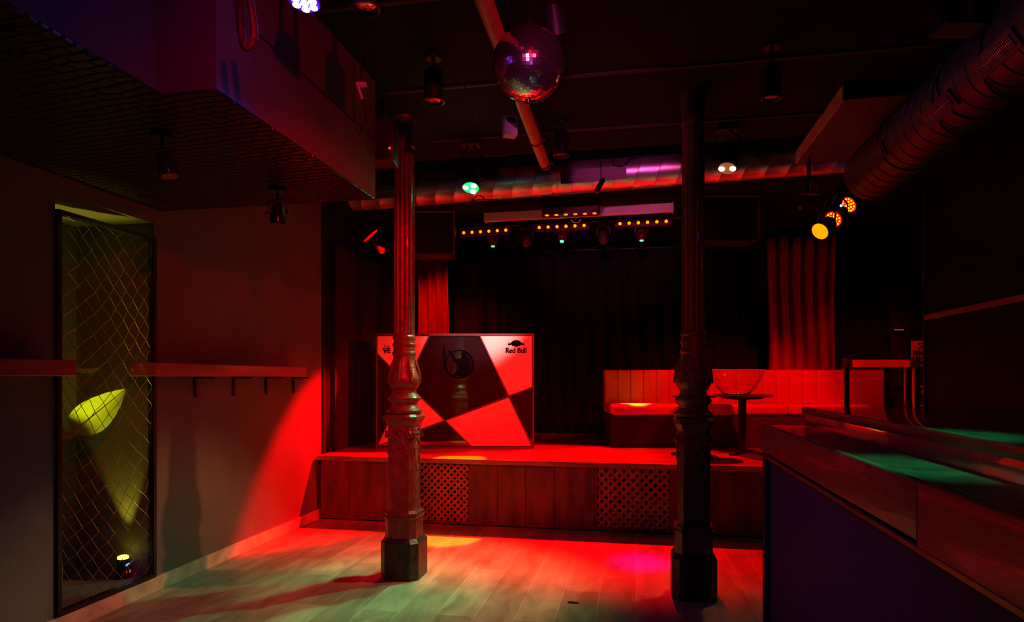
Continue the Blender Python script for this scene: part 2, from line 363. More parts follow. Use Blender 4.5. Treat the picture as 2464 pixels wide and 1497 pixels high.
# ------------------------------------------------------------------ cast iron columns
def octa(r, ch, z0, z1, m, r1=None):
    r1 = r1 or r
    P = []
    for rr, z in ((r, z0), (r1, z1)):
        c = rr*ch
        P.append([m.b.verts.new((x, y, z)) for x, y in ((rr, -rr+c), (rr, rr-c), (rr-c, rr), (-rr+c, rr), (-rr, rr-c), (-rr, -rr+c), (-rr+c, -rr), (rr-c, -rr))])
    for k in range(8): m.b.faces.new((P[0][k], P[0][(k+1) % 8], P[1][(k+1) % 8], P[1][k]))
    m.b.faces.new(P[0][::-1]); m.b.faces.new(P[1])
def column(x, y, label):
    t = thing('iron_column', label, 'column', (x, y, 0), 0, 'cast iron columns')
    m = MB(); octa(0.128, 0.32, 0, 0.235, m); octa(0.128, 0.32, 0.235, 0.262, m, 0.108); m.build('plinth', M_plinth, t)
    m = MB(); octa(0.105, 0.32, 0.262, 0.385, m); octa(0.112, 0.32, 0.385, 0.398, m); octa(0.103, 0.32, 0.398, 0.412, m); octa(0.109, 0.32, 0.412, 0.424, m); octa(0.098, 0.32, 0.424, 0.44, m, 0.09)
    m.build('base_block', M_iron, t)
    m = MB(); octa(0.089, 0.30, 0.44, 0.985, m); octa(0.092, 0.30, 0.985, 1.025, m, 0.108); octa(0.112, 0.26, 1.025, 1.045, m, 0.115); octa(0.115, 0.26, 1.045, 1.06, m, 0.10)
    sh = m.build('pedestal', M_iron, t)
    # relief panels, rosettes and scrolls on the four faces
    m = MB()
    for k in range(4):
        R = Matrix.Rotation(k*PI/2, 3, 'Z')
        def q(a, z, o=0.0): return R @ Vector((a, -0.089-o, z))
        fr = [(-0.045, 0.50), (0.045, 0.50), (0.045, 0.80), (0.02, 0.84), (-0.02, 0.84), (-0.045, 0.80), (-0.045, 0.50)]
        m.tube([q(a, z) for a, z in fr], 0.0045, 6)
        m.tube([q(0.036*math.cos(a), 0.935+0.036*math.sin(a), 0.002) for a in [2*PI*i/16 for i in range(17)]], 0.007, 6)
        m.ball(q(0, 0.935, 0.0), 0.016, 10)
        for s_ in (-1, 1):
            m.tube([q(s_*(0.07-0.018*i/9*math.cos(i*0.8)), 0.93+0.018*math.sin(i*0.8), 0.004+0.001*i) for i in range(10)], 0.009, 6)
            m.tube([q(s_*(0.005+0.05*math.sin(i/8*PI*0.6)), 0.90-0.10*i/8, 0.002) for i in range(9)], 0.006, 6)
            m.tube([q(s_*(0.03*math.sin(i/6*PI)), 0.80-0.11*i/6, 0.0) for i in range(7)], 0.004, 5)
    m.build('relief_ornament', M_iron, sh, smooth=True)
    prof = [(0.095, 1.058), (0.112, 1.068), (0.116, 1.085), (0.095, 1.1), (0.082, 1.12), (0.088, 1.135), (0.104, 1.15), (0.107, 1.165), (0.092, 1.185), (0.078, 1.2), (0.078, 1.22), (0.088, 1.228), (0.09, 1.24),
            (0.098, 1.25), (0.108, 1.275), (0.106, 1.30), (0.092, 1.34), (0.080, 1.38), (0.073, 1.42), (0.072, 1.44), (0.079, 1.448), (0.079, 1.462), (0.071, 1.47), (0.070, 1.50), (0.077, 1.506), (0.077, 1.518), (0.069, 1.526), (0.069, 1.545), (0.075, 1.552), (0.075, 1.566), (0.062, 1.58)]
    b_ = MB().lathe(prof, seg=40, fn=None).build('baluster', M_iron, t, smooth=True)
    # leaves on the vase
    m = MB()
    for k in range(8):
        a = 2*PI*k/8
        pts = []
        for i in range(9):
            z = 1.265+0.15*i/8; r = 0.108 + (0.073-0.108)*(i/8)**1.0 + 0.004
            pts.append(((r*math.cos(a), r*math.sin(a), z), 0.003+0.017*math.sin(PI*min(1, (8-i)/8*0.9+0.05))*0.6))
        m.rings(pts, 7)
    m.build('leaf_ornament', M_iron, b_, smooth=True)
    n = 16
    fn = lambda a: 1 - 0.09*abs(math.sin(a*n/2))**0.6
    MB().lathe([(0.067, 1.58), (0.067, 2.2), (0.064, 2.80)], seg=n*6, fn=fn).build('fluted_shaft', M_iron, t)
    MB().lathe([(0.066, 2.80), (0.072, 2.81), (0.072, 2.83), (0.068, 2.84), (0.072, 2.97), (0.08, 3.0)], seg=32).build('capital', M_iron, t, smooth=True)
cL = at(973, 1400, 4.24); cR = at(1668, 1450, 3.86)
column(cL.x, cL.y, 'ornate cast iron column standing left, in front of the patterned booth')
column(cR.x, cR.y, 'dark ornate cast iron column standing right, nearest the bar counter')

fs = at(1378, 1451, EYE*F/543); fs.z = 0.0005
tag(MB().prism([(-0.03, 0), (0.035, 0), (0.03, 0.004), (-0.02, 0.006)], -0.01, 0.012).build('paper_scrap', M_black), 'tiny dark scrap lying on the floor between the two columns', 'scrap')
bpy.data.objects['paper_scrap'].location = fs
# ------------------------------------------------------------------ ledges on the left wall
def ledge(y0, y1, label, br):
    t = thing('wall_ledge', label, 'shelf', (XL, y0, 1.305), 0, 'drink ledges on the left wall')
    MB().box(0.001, 0.17, 0, y1-y0, 0, 0.08, 0.006, 2).build('board', M_ledge, t)
    for y in br:
        MB().obox((0.01, y-y0, 0), (0.01, y-y0, -0.14), 0.012, 0.02).obox((0.01, y-y0, -0.008), (0.15, y-y0, -0.008), 0.012, 0.012).build('bracket', M_bmet, t)
ledge(0.3, 2.72, 'short end of dark red wooden wall ledge left of the mesh display', (0.6, 1.4, 2.2))
ledge(3.25, 4.98, 'long red lit wooden drink ledge right of the mesh display', [atX(u, 930, XL).y for u in (468, 560, 638, 704)])

# ------------------------------------------------------------------ mesh display niche
t = thing('mesh_screen', 'tall black metal frame of sagging chain link over the lit niche', 'mesh screen', (XL, NY0, NZ0))
W_, H_ = NY1-NY0, 2.15-NZ0
MB().box(-0.02, 0.02, 0, 0.022, 0, H_).box(-0.02, 0.02, W_-0.022, W_, 0, H_).box(-0.02, 0.02, 0.022, W_-0.022, 0, 0.022).box(-0.02, 0.02, 0.022, W_-0.022, H_-0.022, H_).build('frame', M_bmet, t)
m = MB(); nw = 14; pit = W_/nw*1.0; hz = 0.052
def warp(y, z):
    s_ = math.sin(PI*max(0, min(1, y/W_)))
    zz = z - 0.10*s_*(0.6+0.4*math.sin(z*2.1)) - 0.22*(y/W_)*(1-z/H_)
    yy = y + 0.02*math.sin(z*5)*s_
    return (0.0+0.012*math.sin(z*7+y*9), min(W_-0.02, max(0.02, yy)), min(H_-0.02, max(0.02, zz)))
for i in range(nw+1):
    pts = []
    for k in range(int(H_/hz*1.15)+1):
        y = i*pit + (pit*0.52 if (k+i) % 2 else -pit*0.52)
        z = k*hz
        if -0.02 < y < W_+0.02: pts.append(Vector(warp(y, z)) + Vector((0.004 if k % 2 else -0.004, 0, 0)))
    if len(pts) > 3: m.tube(pts, 0.0018, 5)
m.build('chain_link', M_wire, t)
# leaves inside the niche
def leaf(base, tip, wid, name, label, up):
    base, tip = Vector(base), Vector(tip)
    t = thing(name, label, 'leaf', base)
    d = tip-base; n = d.normalized(); side = n.cross(Vector(up)).normalized(); nor = side.cross(n)
    m = MB(); G = []
    N_ = 16
    for i in range(N_+1):
        f = i/N_; fc = 0.22+0.78*f
        wd = wid*math.sin(PI*min(1, f))**0.75*(1-0.25*f) + 0.001
        c = d*fc + nor*(-0.10*d.length*math.sin(PI*fc))
        G.append([m.b.verts.new(c + side*wd*a + nor*(-abs(a)**1.5*wd*0.35 + 0.004*math.sin(f*40)*abs(a))) for a in (-1, -0.6, -0.25, 0, 0.25, 0.6, 1)])
    for i in range(N_):
        for k in range(6): m.b.faces.new((G[i][k], G[i][k+1], G[i+1][k+1], G[i+1][k]))
    o = m.build('leaf_blade', M_leaf, t, smooth=True)
    MB().rings([(d*f + nor*(-0.10*d.length*math.sin(PI*f)+0.002), 0.006*(1-0.8*f)) for f in [i/14 for i in range(15)]], 6).build('midrib', mat('red_midrib', (0.5, 0.12, 0.04), 0.4), t, smooth=True)
leaf(atX(143, 1062, XL-0.04), atX(302, 936, XL-0.10), 0.105, 'plant_leaf', 'large pointed yellow-green leaf behind the chain link, half way up', (0.68, -0.73, 0.1))
leaf(atX(120, 850, XL-0.08), atX(242, 885, XL-0.14), 0.05, 'plant_leaf', 'smaller leaf pointing right behind the chain link, at ledge height', (0.3, -0.35, 0.8))
# uplighter on the niche floor
p = Vector((XL-0.14, 3.17, NZ0)); p = Vector((XL-0.16, atX(296, 1340, XL-0.16).y, NZ0))
t = thing('niche_uplighter', 'small yellow spotlight on the floor of the mesh-fronted niche', 'spotlight', p)
MB().cyl((0, 0, 0), (0, 0, 0.012), 0.04).obox((0.036, 0, 0.01), (0.036, 0, 0.085), 0.012, 0.004).obox((-0.036, 0, 0.01), (-0.036, 0, 0.085), 0.012, 0.004).build('stand', M_bmet, t)
MB().cyl((0, 0.0, 0.04), (0.004, -0.004, 0.12), 0.026, 0.034).build('housing', M_bplast, t, smooth=True)
MB().cyl((0.004, -0.004, 0.121), (0.005, -0.005, 0.128), 0.031).build('lens', emis('yellow_lens', (1, 0.9, 0.05), 6), t)
MB().box(0.028, 0.034, -0.012, 0.012, 0.075, 0.088).build('blue_indicator', emis('blue_dot', (0.05, 0.15, 1), 6), t)
MB().box(0.024, 0.034, 0.0, 0.02, 0.03, 0.045).build('red_indicator', emis('red_dot', (1, 0.02, 0.02), 3), t)
spot(p+Vector((0.005, -0.005, 0.14)), p+Vector((-0.12, -0.03, 1.2)), (1, 0.93, 0.05), L['niche'], 46, 0.6, 0.01, t)
spot(p+Vector((0.0, -0.01, 0.14)), atX(225, 985, XL-0.08), (0.95, 1, 0.05), 2, 15, 0.6, 0.01, t)
spot(p+Vector((0.0, -0.01, 0.14)), (XL-0.2, NY0+0.22, NZ1), (1, 0.93, 0.05), 110, 26, 0.8, 0.01, t)

# ------------------------------------------------------------------ patterned booth
BD = 6.41; bw = 380*BD/F; bh = 277*BD/F
b0 = at(1095, 1080, BD); b0.z = SZ
t = thing('dj_booth', 'large faceted red and black display booth standing on the stage, partly behind the left column', 'booth', b0, TH)
def z2(x, y): return ((x-980)/4.158*BD/F, bh - (y-185)/4.158*BD/F)
MB().box(-bw/2, bw/2, 0.02, 0.55, 0.0, bh-0.002).build('cabinet', M_black, t)
f_ = 0.016
MB().box(-bw/2, bw/2, -0.012, 0.0195, bh-0.022, bh).box(-bw/2, bw/2, -0.012, 0.0195, 0, 0.022).box(-bw/2, -bw/2+f_, -0.012, 0.0195, 0.022, bh-0.022).box(bw/2-f_, bw/2, -0.012, 0.0195, 0.022, bh-0.022).build('frame', M_boothf, t)
A = {k: z2(*v) for k, v in dict(tl=(200, 208), t1=(725, 208), t2=(1230, 208), tr=(1755, 208), l1=(200, 385), i1=(501, 681), i2=(880, 1058), i3=(1525, 818), r1=(1755, 720), bl=(200, 1312), b1=(1142, 1312), br=(1752, 1312)).items()}
white = [('tl', 't1', 'i1', 'l1'), ('i1', 'i2', 'bl'), ('t2', 'tr', 'r1', 'i3'), ('i2', 'i3', 'br', 'b1')]
dark = [('l1', 'i1', 'bl'), ('t1', 't2', 'i3', 'i2', 'i1'), ('bl', 'i2', 'b1'), ('i3', 'r1', 'br')]
def shrink(poly, d):
    cx = sum(p[0] for p in poly)/len(poly); cz = sum(p[1] for p in poly)/len(poly)
    out = []
    n = len(poly)
    area = sum(poly[i][0]*poly[(i+1) % n][1]-poly[(i+1) % n][0]*poly[i][1] for i in range(n))
    s_ = 1 if area > 0 else -1
    for i in range(n):
        p0, p1, p2 = map(Vector, (poly[i-1], poly[i], poly[(i+1) % n]))
        e1 = (p1-p0).normalized(); e2 = (p2-p1).normalized()
        n1 = Vector((-e1.y, e1.x))*s_; n2 = Vector((-e2.y, e2.x))*s_
        k = (n1+n2); k = k/max(0.2, k.dot(n1)); out.append(tuple(p1+k*d))
    return out
for q in white: MB().prism(shrink([A[k] for k in q], 0.004), -0.004, 0.0195).build('white_facet', M_panelw, t)
for q in dark: MB().prism(shrink([A[k] for k in q], 0.004), -0.003, 0.0195).build('mirror_facet', M_mirror, t)
m = MB()
for a, c in (('l1', 'b1'), ('t1', 'bl'), ('bl', 'r1'), ('t2', 'br')):
    m.obox((A[a][0], -0.004, A[a][1]), (A[c][0], -0.004, A[c][1]), 0.012, 0.012, up=(0, 0, 1))
m.build('facet_strips', M_boothf, t)
# lettering and marks
x, z = z2(1485, 378); text_mesh('Red Bull', 0.074, 'drink_lettering', M_ink, t, x, -0.0065, z, offset=0.0008, sx=0.84, bold=0.0022)
# two charging bulls in front of a disc
def bullpts(s_):
    cx, cy = 1592, 285
    P = [(0, -36), (-28, -30), (-50, -12), (-66, 2), (-80, -6), (-86, -22), (-78, -20), (-74, -10), (-66, -16), (-48, -26), (-62, 8), (-84, 12), (-76, 22), (-58, 20), (-46, 10), (-40, 24), (-30, 26), (-24, 12), (-8, 16), (0, 10)]
    P = [(0, -36), (-26, -32), (-46, -16), (-64, -4), (-80, 4), (-84, 18), (-72, 20), (-58, 14), (-46, 12), (-40, 24), (-30, 26), (-22, 12), (0, 14)]
    return [z2(cx+s_*a, cy+b) for a, b in P]
m = MB(); m.prism(bullpts(1), -0.0065, -0.0052)
m.prism(bullpts(-1), -0.0067, -0.0053)
for s_ in (-1, 1):
    pts = [z2(1592+s_*(-74-6*math.sin(i)), 292-8*i) for i in range(4)]
    m.tube([(a, -0.006, c) for a, c in pts], 0.003, 5)
c_ = z2(1592, 285); m.cyl((c_[0], -0.0069, c_[1]), (c_[0], -0.0052, c_[1]), 0.033, seg=24)
m.build('bulls_emblem', M_ink, t)
x, z = z2(262, 332); text_mesh('Sala', 0.055, 'script_lettering', M_ink, t, x, -0.0065, z, offset=-0.0008, shear=0.35, sx=0.8)
x, z = z2(262, 380); text_mesh('VE', 0.068, 'venue_lettering', M_ink, t, x, -0.0065, z, offset=0.0008, sx=1.0, bold=0.0026)
# round emblem with a dancer
m = MB(); cx, cz = z2(1027, 490); R_ = 138/4.158*BD/F
m.tube([(cx+R_*math.cos(a), -0.010, cz+R_*math.sin(a)) for a in [2*PI*i/40 for i in range(41)]], 0.0065, 8)
m.build('emblem_ring', M_ink, t, smooth=True)
fig = [(918, 352), (945, 362), (990, 440), (1040, 432), (1046, 405), (1046, 380), (1060, 362), (1085, 362), (1098, 385), (1096, 410), (1125, 440), (1140, 500), (1120, 560), (1095, 600), (1085, 628), (1040, 618), (1000, 605), (965, 620), (940, 632), (985, 575), (1005, 530), (995, 480), (970, 450), (940, 390)]
MB().prism([z2(*p_) for p_ in fig], -0.012, -0.0035).build('emblem_dancer', M_ink, t)
m = MB(); 
m.tube([(z2(882-3*math.sin(i), 320+28*i)[0], -0.008, z2(882, 320+28*i)[1]) for i in range(9)], 0.003, 5)
for i in range(8):
    a = z2(880, 330+26*i); c_ = z2(868-8*(i % 2), 318+26*i); m.tube([(a[0], -0.008, a[1]), (c_[0], -0.008, c_[1])], 0.0035, 5)
m.build('emblem_sprig', M_ink, t)

# ------------------------------------------------------------------ curtains
def curtain(x0, x1, y, z0, z1, m_, label, amp=0.06, per=0.125, seed=1, group=None, name='stage_curtain'):
    random.seed(seed)
    ph = [random.uniform(0, 6) for _ in range(4)]
    t = thing(name, label, 'curtain', ((x0+x1)/2, y, z0), 0, group)
    m = MB(); w_ = x1-x0; nx = max(30, int(w_/0.012)); nz = 14; G = []
    for j in range(nz+1):
        z = (z1-z0)*j/nz; row = []
        for i in range(nx+1):
            x = -w_/2 + w_*i/nx
            f = 1-0.25*(z/(z1-z0))
            y_ = amp*f*math.sin(2*PI*x/per + 0.8*math.sin(x*5+ph[0]) + 0.25*math.sin(z*2+ph[1])) + amp*0.35*math.sin(2*PI*x/per*1.9+ph[2])
            row.append(m.b.verts.new((x + 0.012*math.sin(z*3+ph[3]+x*4), y_, z)))
        G.append(row)
    for j in range(nz):
        for i in range(nx): m.b.faces.new((G[j][i], G[j][i+1], G[j+1][i+1], G[j+1][i]))
    o = m.build('drape', m_, t, smooth=True)
    sm = o.modifiers.new('s', 'SOLIDIFY'); sm.thickness = 0.003
    MB().cyl((-w_/2-0.05, 0, z1-z0+0.012), (w_/2+0.05, 0, z1-z0+0.012), 0.012).build('rail', M_bmet, t)
CY = 7.85
curtain(XL+0.12, atY(1082, 800, CY).x, CY, SZ+0.01, 2.9, M_curt, 'red velvet curtain hanging left, between the left column and dark stage back', seed=3)
curtain(atY(1850, 800, CY).x, atY(2008, 800, CY).x, CY, SZ+0.01, 2.9, M_curt, 'red velvet curtain hanging right, behind the sofa', seed=5)
curtain(atY(1150, 800, 8.2).x, atY(1800, 800, 8.2).x, 8.2, SZ+0.01, 2.9, M_bcurt, 'long black curtain across the back of the stage', amp=0.06, per=0.2, seed=8)

# ------------------------------------------------------------------ sofa (two modules) on the stage
def sofa(u0, u1, D, label, rz, tl, sp=0.145, splits=(), se=1.0):
    p0 = at(u0, 1080, D); p1 = at(u1, 1080, D); w_ = (p1-p0).length
    t = thing('banquette_sofa', label, 'sofa', (p0.x, p0.y, SZ), TH+rz, 'red banquette sofas on the stage')
    MB().box(0.01, w_-0.01, 0.03 if se == 1 else 0.45, 0.60, 0, 0.33, 0.004, 1).box(0.01, w_*se-0.01, 0.03, 0.46, 0, 0.329, 0.004, 1).build('plinth', M_sbase, t)
    xs = [0]+list(splits)+[w_*se]
    for a, b_ in zip(xs, xs[1:]):
        MB().box(a+0.002, b_-0.002, 0, 0.46, 0.332, 0.44, 0.028, 4).build('seat', M_vinyl, t, smooth=True)
    # backrest with vertical channel stitching
    m = MB(); n = max(1, round(w_*tl/sp)); s_ = w_*tl/n
    for i in range(n):
        m.box(i*s_, (i+1)*s_, 0.455, 0.60, 0.334, 0.79, 0.013, 3)
    if tl < 1: m.box(w_*tl, w_, 0.455, 0.60, 0.334, 0.79, 0.02, 3)
    m.build('backrest', M_vinyl, t, smooth=True)
sofa(1472, 1703, 6.45, 'left section of the red vinyl banquette, catching yellow light on its seat', 0.0, 1.0)
sofa(1706, 2193, 6.45, 'long right section of the red vinyl banquette, behind the glass bowl', 0.0, 0.64, splits=(0.80,), se=0.8)

# ------------------------------------------------------------------ tables and bowl
def table(u, D, r, label):
    p = at(u, 1080, D); h = 0.55
    t = thing('pedestal_table', label, 'table', (p.x, p.y, SZ), TH, 'low pedestal tables on the stage')
    MB().lathe([(r-0.01, h-0.02), (r, h-0.015), (r, h-0.004), (r-0.006, h)], seg=48).build('table_top', M_tablet, t, smooth=True)
    MB().lathe([(0.05, h-0.05), (r*0.68, h-0.035), (r*0.68, h-0.0215)], seg=32).build('mount_plate', M_bmet, t)
    MB().cyl((0, 0, 0.04), (0, 0, h-0.045), 0.036).build('stem', M_bmet, t, smooth=True)
    m = MB()
    for k in range(4):
        a = PI/4+k*PI/2; m.obox((0.02*math.cos(a), 0.02*math.sin(a), 0.035), (0.22*math.cos(a), 0.22*math.sin(a), 0.012), 0.045, 0.022)
    m.build('foot_cross', M_bmet, t)
    return p
tp = table(1786, 5.98, 0.27, 'black pedestal table under the glass bowl on the stage')
table(1669, 5.75, 0.19, 'black pedestal table hidden mostly behind the right column')
bp = at(1771, 900, 5.97)
t = thing('glass_bowl', 'large clear cut glass punch bowl on the black table', 'bowl', (bp.x, bp.y, SZ+0.5505), 0)
po = [(0.10, 0), (0.125, 0.008), (0.175, 0.06), (0.215, 0.12), (0.245, 0.18), (0.262, 0.222)]
pi_ = [(r-0.008, z+0.004) for r, z in po[::-1]]; pi_[0] = (0.254, 0.222); pi_[-1] = (0.09, 0.012)
MB().lathe(po+pi_, seg=112, fn=lambda a: 1-0.022*abs(math.sin(a*8))).build('bowl_glass', M_glass, t, smooth=True)
m = MB().tube([(0.258*math.cos(2*PI*k/36), 0.258*math.sin(2*PI*k/36), 0.2255) for k in range(37)], 0.0045, 8); m.build('rim', M_white, t, smooth=True)
m = MB()
MB().box(-0.03, 0.03, -0.02, 0.02, 0.014, 0.03, 0.004).build('tealight', emis('amber_glow', (1, 0.5, 0.05), 2.5), t)

# ------------------------------------------------------------------ stanchions
def stanchion(u, v, D, label):
    p = at(u, v, D)
    t = thing('rope_stanchion', label, 'barrier post', (p.x, p.y, SZ), TH, 'chrome barrier posts')
    h = p.z-SZ
    MB().lathe([(0.14, 0), (0.14, 0.012), (0.05, 0.03), (0.034, 0.04)], seg=32).build('base', M_chrome, t, smooth=True)
    MB().cyl((0, 0, 0.035), (0, 0, h-0.09), 0.033, seg=24).build('post', M_chrome, t, smooth=True)
    MB().cyl((0, 0, h-0.089), (0, 0, h), 0.037, seg=24).build('head', M_bplast, t, smooth=True)
    return p
sD = 6.22
pa = stanchion(2035, 862, sD, 'chrome barrier post left end of the red belt, in front of the sofa')
pb = stanchion(2204, 860, sD, 'chrome barrier post at the right end of the red belt')
stanchion(2181, 866, 6.8, 'chrome barrier post standing just behind the right end of the belt')
q = thing('barrier_belt', 'red retractable belt stretched between two chrome barrier posts', 'belt', (pa.x, pa.y, pa.z-0.05), TH)
w_ = (pb-pa).length; MB().box(0.046, w_-0.046, -0.003, 0.003, -0.035, 0.035).build('webbing', M_belt, q)
MB().box(0.038, 0.06, -0.01, 0.01, -0.04, 0.04).build('belt_clip', M_bplast, q)
MB().box(w_-0.06, w_-0.038, -0.01, 0.01, -0.04, 0.04).build('belt_clip', M_bplast, q)

# ------------------------------------------------------------------ bar counter
bx0, bx1, by1, zt, zu = 0.587, 0.79, 3.22, 1.08, 1.157
t = thing('bar_counter', 'long dark bar counter with a lacquered two-level top at the right', 'bar counter', (bx0, by1, 0))
MB().box(0.022, 1.38, -4.5, -0.01, 0, 0.955).build('front_panel', M_barp, t)
MB().box(0.0, 0.024, -0.06, 0.0, 0, zt-0.02, 0.004, 1).build('corner_post', M_barp, t)
MB().box(0.005, bx1-bx0, -4.5, 0.0, 0.957, zt-0.006, 0.004, 1).build('counter_top', M_bart, t)
m = MB(); m.box(-0.012, 0.0045, -1.74, -0.005, 0.955, zt+0.006, 0.007, 3); m.build('front_rail', M_barw, t, smooth=True)
m = MB(); m.box(-0.016, 0.0045, -4.5, -1.745, 0.945, zt+0.008, 0.007, 3); m.build('front_rail', M_barw, t, smooth=True)
MB().box(-0.004, 0.02, -4.5, -0.07, 0.925, 0.944, 0.004, 1).build('under_rail', M_barw, t)
MB().box(bx1-bx0+0.001, 1.38, -4.5, 0.08, 0.957, zu, 0.012, 3).build('raised_top', M_bart, t, smooth=True)
MB().box(bx1-bx0-0.012, bx1-bx0+0.0, -4.5, 0.075, zu-0.03, zu+0.004, 0.005, 2).build('raised_rail', M_barw, t, smooth=True)

# ------------------------------------------------------------------ notices on the far right
def ww(D, u0, u1): return (u1-u0)*D/F
pD = 7.3
p = at(2192, 978, pD)
t = thing('emergency_exit_notice', 'white lettered emergency exit notice with black pictogram panel, far right', 'notice', (p.x, p.y, p.z-0.25), TH)
W_ = 0.62; top = 158*pD/F+0.25
MB().box(0, W_, 0, 0.02, 0, top).build('board', M_black, t)
MB().box(0, W_, -0.004, 0, top-0.11, top).box(0, 0.02, -0.004, 0, top-0.22, top-0.11).box(0.0, W_, -0.004, 0, top-0.225, top-0.215).build('white_header', M_panelw, t)
text_mesh('SÓLO', 0.105, 'notice_lettering', M_ink, t, 0.07, -0.0055, top-0.095, sx=1.3)
text_mesh('SALIDA', 0.085, 'notice_lettering', M_panelw, t, 0.11, -0.004, top-0.165, sx=1.1)
text_mesh('EMERGENCIA', 0.075, 'notice_lettering', M_panelw, t, 0.03, -0.004, top-0.212, sx=1.0)
m = MB()
for z_ in (0.51, 0.725, 0.27): MB().box(0.1, 0.3, -0.004, 0, top-z_-0.015, top-z_).build('pictogram_line', M_panelw, t)
m.prism([(0.11, top-0.58), (0.15, top-0.54), (0.2, top-0.54), (0.23, top-0.6), (0.19, top-0.63), (0.21, top-0.68), (0.13, top-0.69), (0.15, top-0.63)], -0.004, 0)
m.build('pictogram', M_panelw, t)
p = at(2221, 686, pD)
t = thing('wall_label', 'small white-edged label high on the far right wall', 'label', p, TH)
MB().box(0, 0.24, 0, 0.01, 0, 0.13).build('plate', M_panelw, t)
MB().box(0.008, 0.232, -0.003, 0, 0.008, 0.122).build('face', M_black, t)
text_mesh('E', 0.11, 'label_lettering', M_panelw, t, 0.02, -0.004, 0.025)
p = at(2145, 800, 7.45)
t = thing('glass_shelf_unit', 'dim wall unit with a small lit shelf, far right behind the belt', 'shelf unit', (p.x, p.y, 0.59), TH)
MB().box(0, 0.2, 0.0, 0.12, 0, 0.02).box(0, 0.2, 0.11, 0.12, 0.02, 1.9).box(0, 0.02, 0, 0.11, 0.02, 1.9).box(0.19, 0.2, 0, 0.11, 0.02, 1.9).box(0, 0.2, 0, 0.12, 1.9, 1.92).build('cabinet', M_door, t)
MB().box(0.02, 0.188, 0.01, 0.108, 1.24, 1.255).build('shelf', M_tablet, t)
MB().box(0.02, 0.188, 0.01, 0.108, 0.6, 0.615).build('shelf', M_tablet, t)
MB().box(0.06, 0.16, 0.03, 0.05, 1.256, 1.264).build('shelf_lamp', emis('shelf_glow', (1, 0.25, 0.03), 0.6), t)

# ------------------------------------------------------------------ ducts
def duct_between(p0, p1, r, t, name, m_, seam, obl=0.06, frames=None):
    p0, p1 = Vector(p0), Vector(p1); d = p1-p0; Ln = d.length; n = d.normalized()
    pts = []
    k = 0.0
    while k < Ln:
        pts.append((p0+n*k, r)); pts.append((p0+n*min(Ln, k+seam-0.012), r*1.0))
        pts.append((p0+n*min(Ln, k+seam-0.008), r*1.022)); pts.append((p0+n*min(Ln, k+seam-0.003), r*1.022)); k += seam
    m = MB(); 
    # oblique seams, as on spiral duct
    up = Vector((0, 0, 1)); sx = n.cross(up).normalized(); sy = sx.cross(n); seg = 40; R = []
    for c, rr in pts:
        s_ = (c-p0).dot(n)
        row = []
        for q_ in range(seg):
            a = 2*PI*q_/seg
            off = obl*math.sin(a)
            s2 = min(Ln, max(0, s_+off))
            row.append(m.b.verts.new(p0+n*s2 + sx*math.cos(a)*rr + sy*math.sin(a)*rr))
        R.append(row)
    for i in range(len(R)-1):
        for q_ in range(seg):
            q2 = (q_+1) % seg; m.b.faces.new((R[i][q_], R[i][q2], R[i+1][q2], R[i+1][q_]))
    m.b.faces.new(R[0][::-1]); m.b.faces.new(R[-1])
    return m.build(name, m_, t, world=True, smooth=True)
def ductpt(X): return Vector((X, 5.3, 2.90+(X+2.44)/3.56*0.085))
t = thing('ventilation_duct', 'silver spiral ventilation duct running across above the stage front', 'duct', ductpt(-2.44))
duct_between(ductpt(-2.44), ductpt(2.6), 0.135, t, 'pipe', M_steel, 0.165)
for X in (atY(1300, 430, 5.3).x, atY(1341, 430, 5.3).x): 
    MB().cyl(ductpt(X)-Vector((0.012, 0, 0)), ductpt(X)+Vector((0.012, 0, 0)), 0.1415, seg=40).build('collar', M_steel, t, world=True, smooth=True)
def grille(t, c, ax, nor, ln, ht, nf, mfin, mbox):
    c, ax, nor = Vector(c), Vector(ax).normalized(), Vector(nor).normalized(); up = nor.cross(ax).normalized()
    m = MB(); m.obox(c-ax*ln/2, c+ax*ln/2, 0.035, ht, up=up)
    g = m.build('grille', mbox, t, world=True)
    m = MB()
    for i in range(nf):
        p_ = c + nor*0.02 + ax*(ln*0.86*((i+0.5)/nf-0.5))
        m.obox(p_-up*ht*0.33, p_+up*ht*0.33, 0.003, 0.006, up=nor)
    m.obox(c+nor*0.02-ax*ln*0.43, c+nor*0.02+ax*ln*0.43, 0.003, 0.004, up=up)
    m.build('fins', mfin, g, world=True)
X = (atY(1352, 440, 5.17).x+atY(1505, 440, 5.17).x)/2
gn = Vector((0, -1, -0.28)).normalized(); grille(t, ductpt(X)+gn*0.132, (1, 0, 0.024), gn, 0.52, 0.10, 22, M_steel2, M_bmet)
grille(t, ductpt(-2.2)+gn*0.132, (1, 0, 0.024), gn, 0.36, 0.10, 14, M_steel, M_steel2)
for X in (-1.6, 0.9): MB().tube([ductpt(X)+Vector((0, -0.002, 0.13)), Vector((X, 5.3, 3.41))], 0.004).build('hanger', M_bmet, t, world=True)
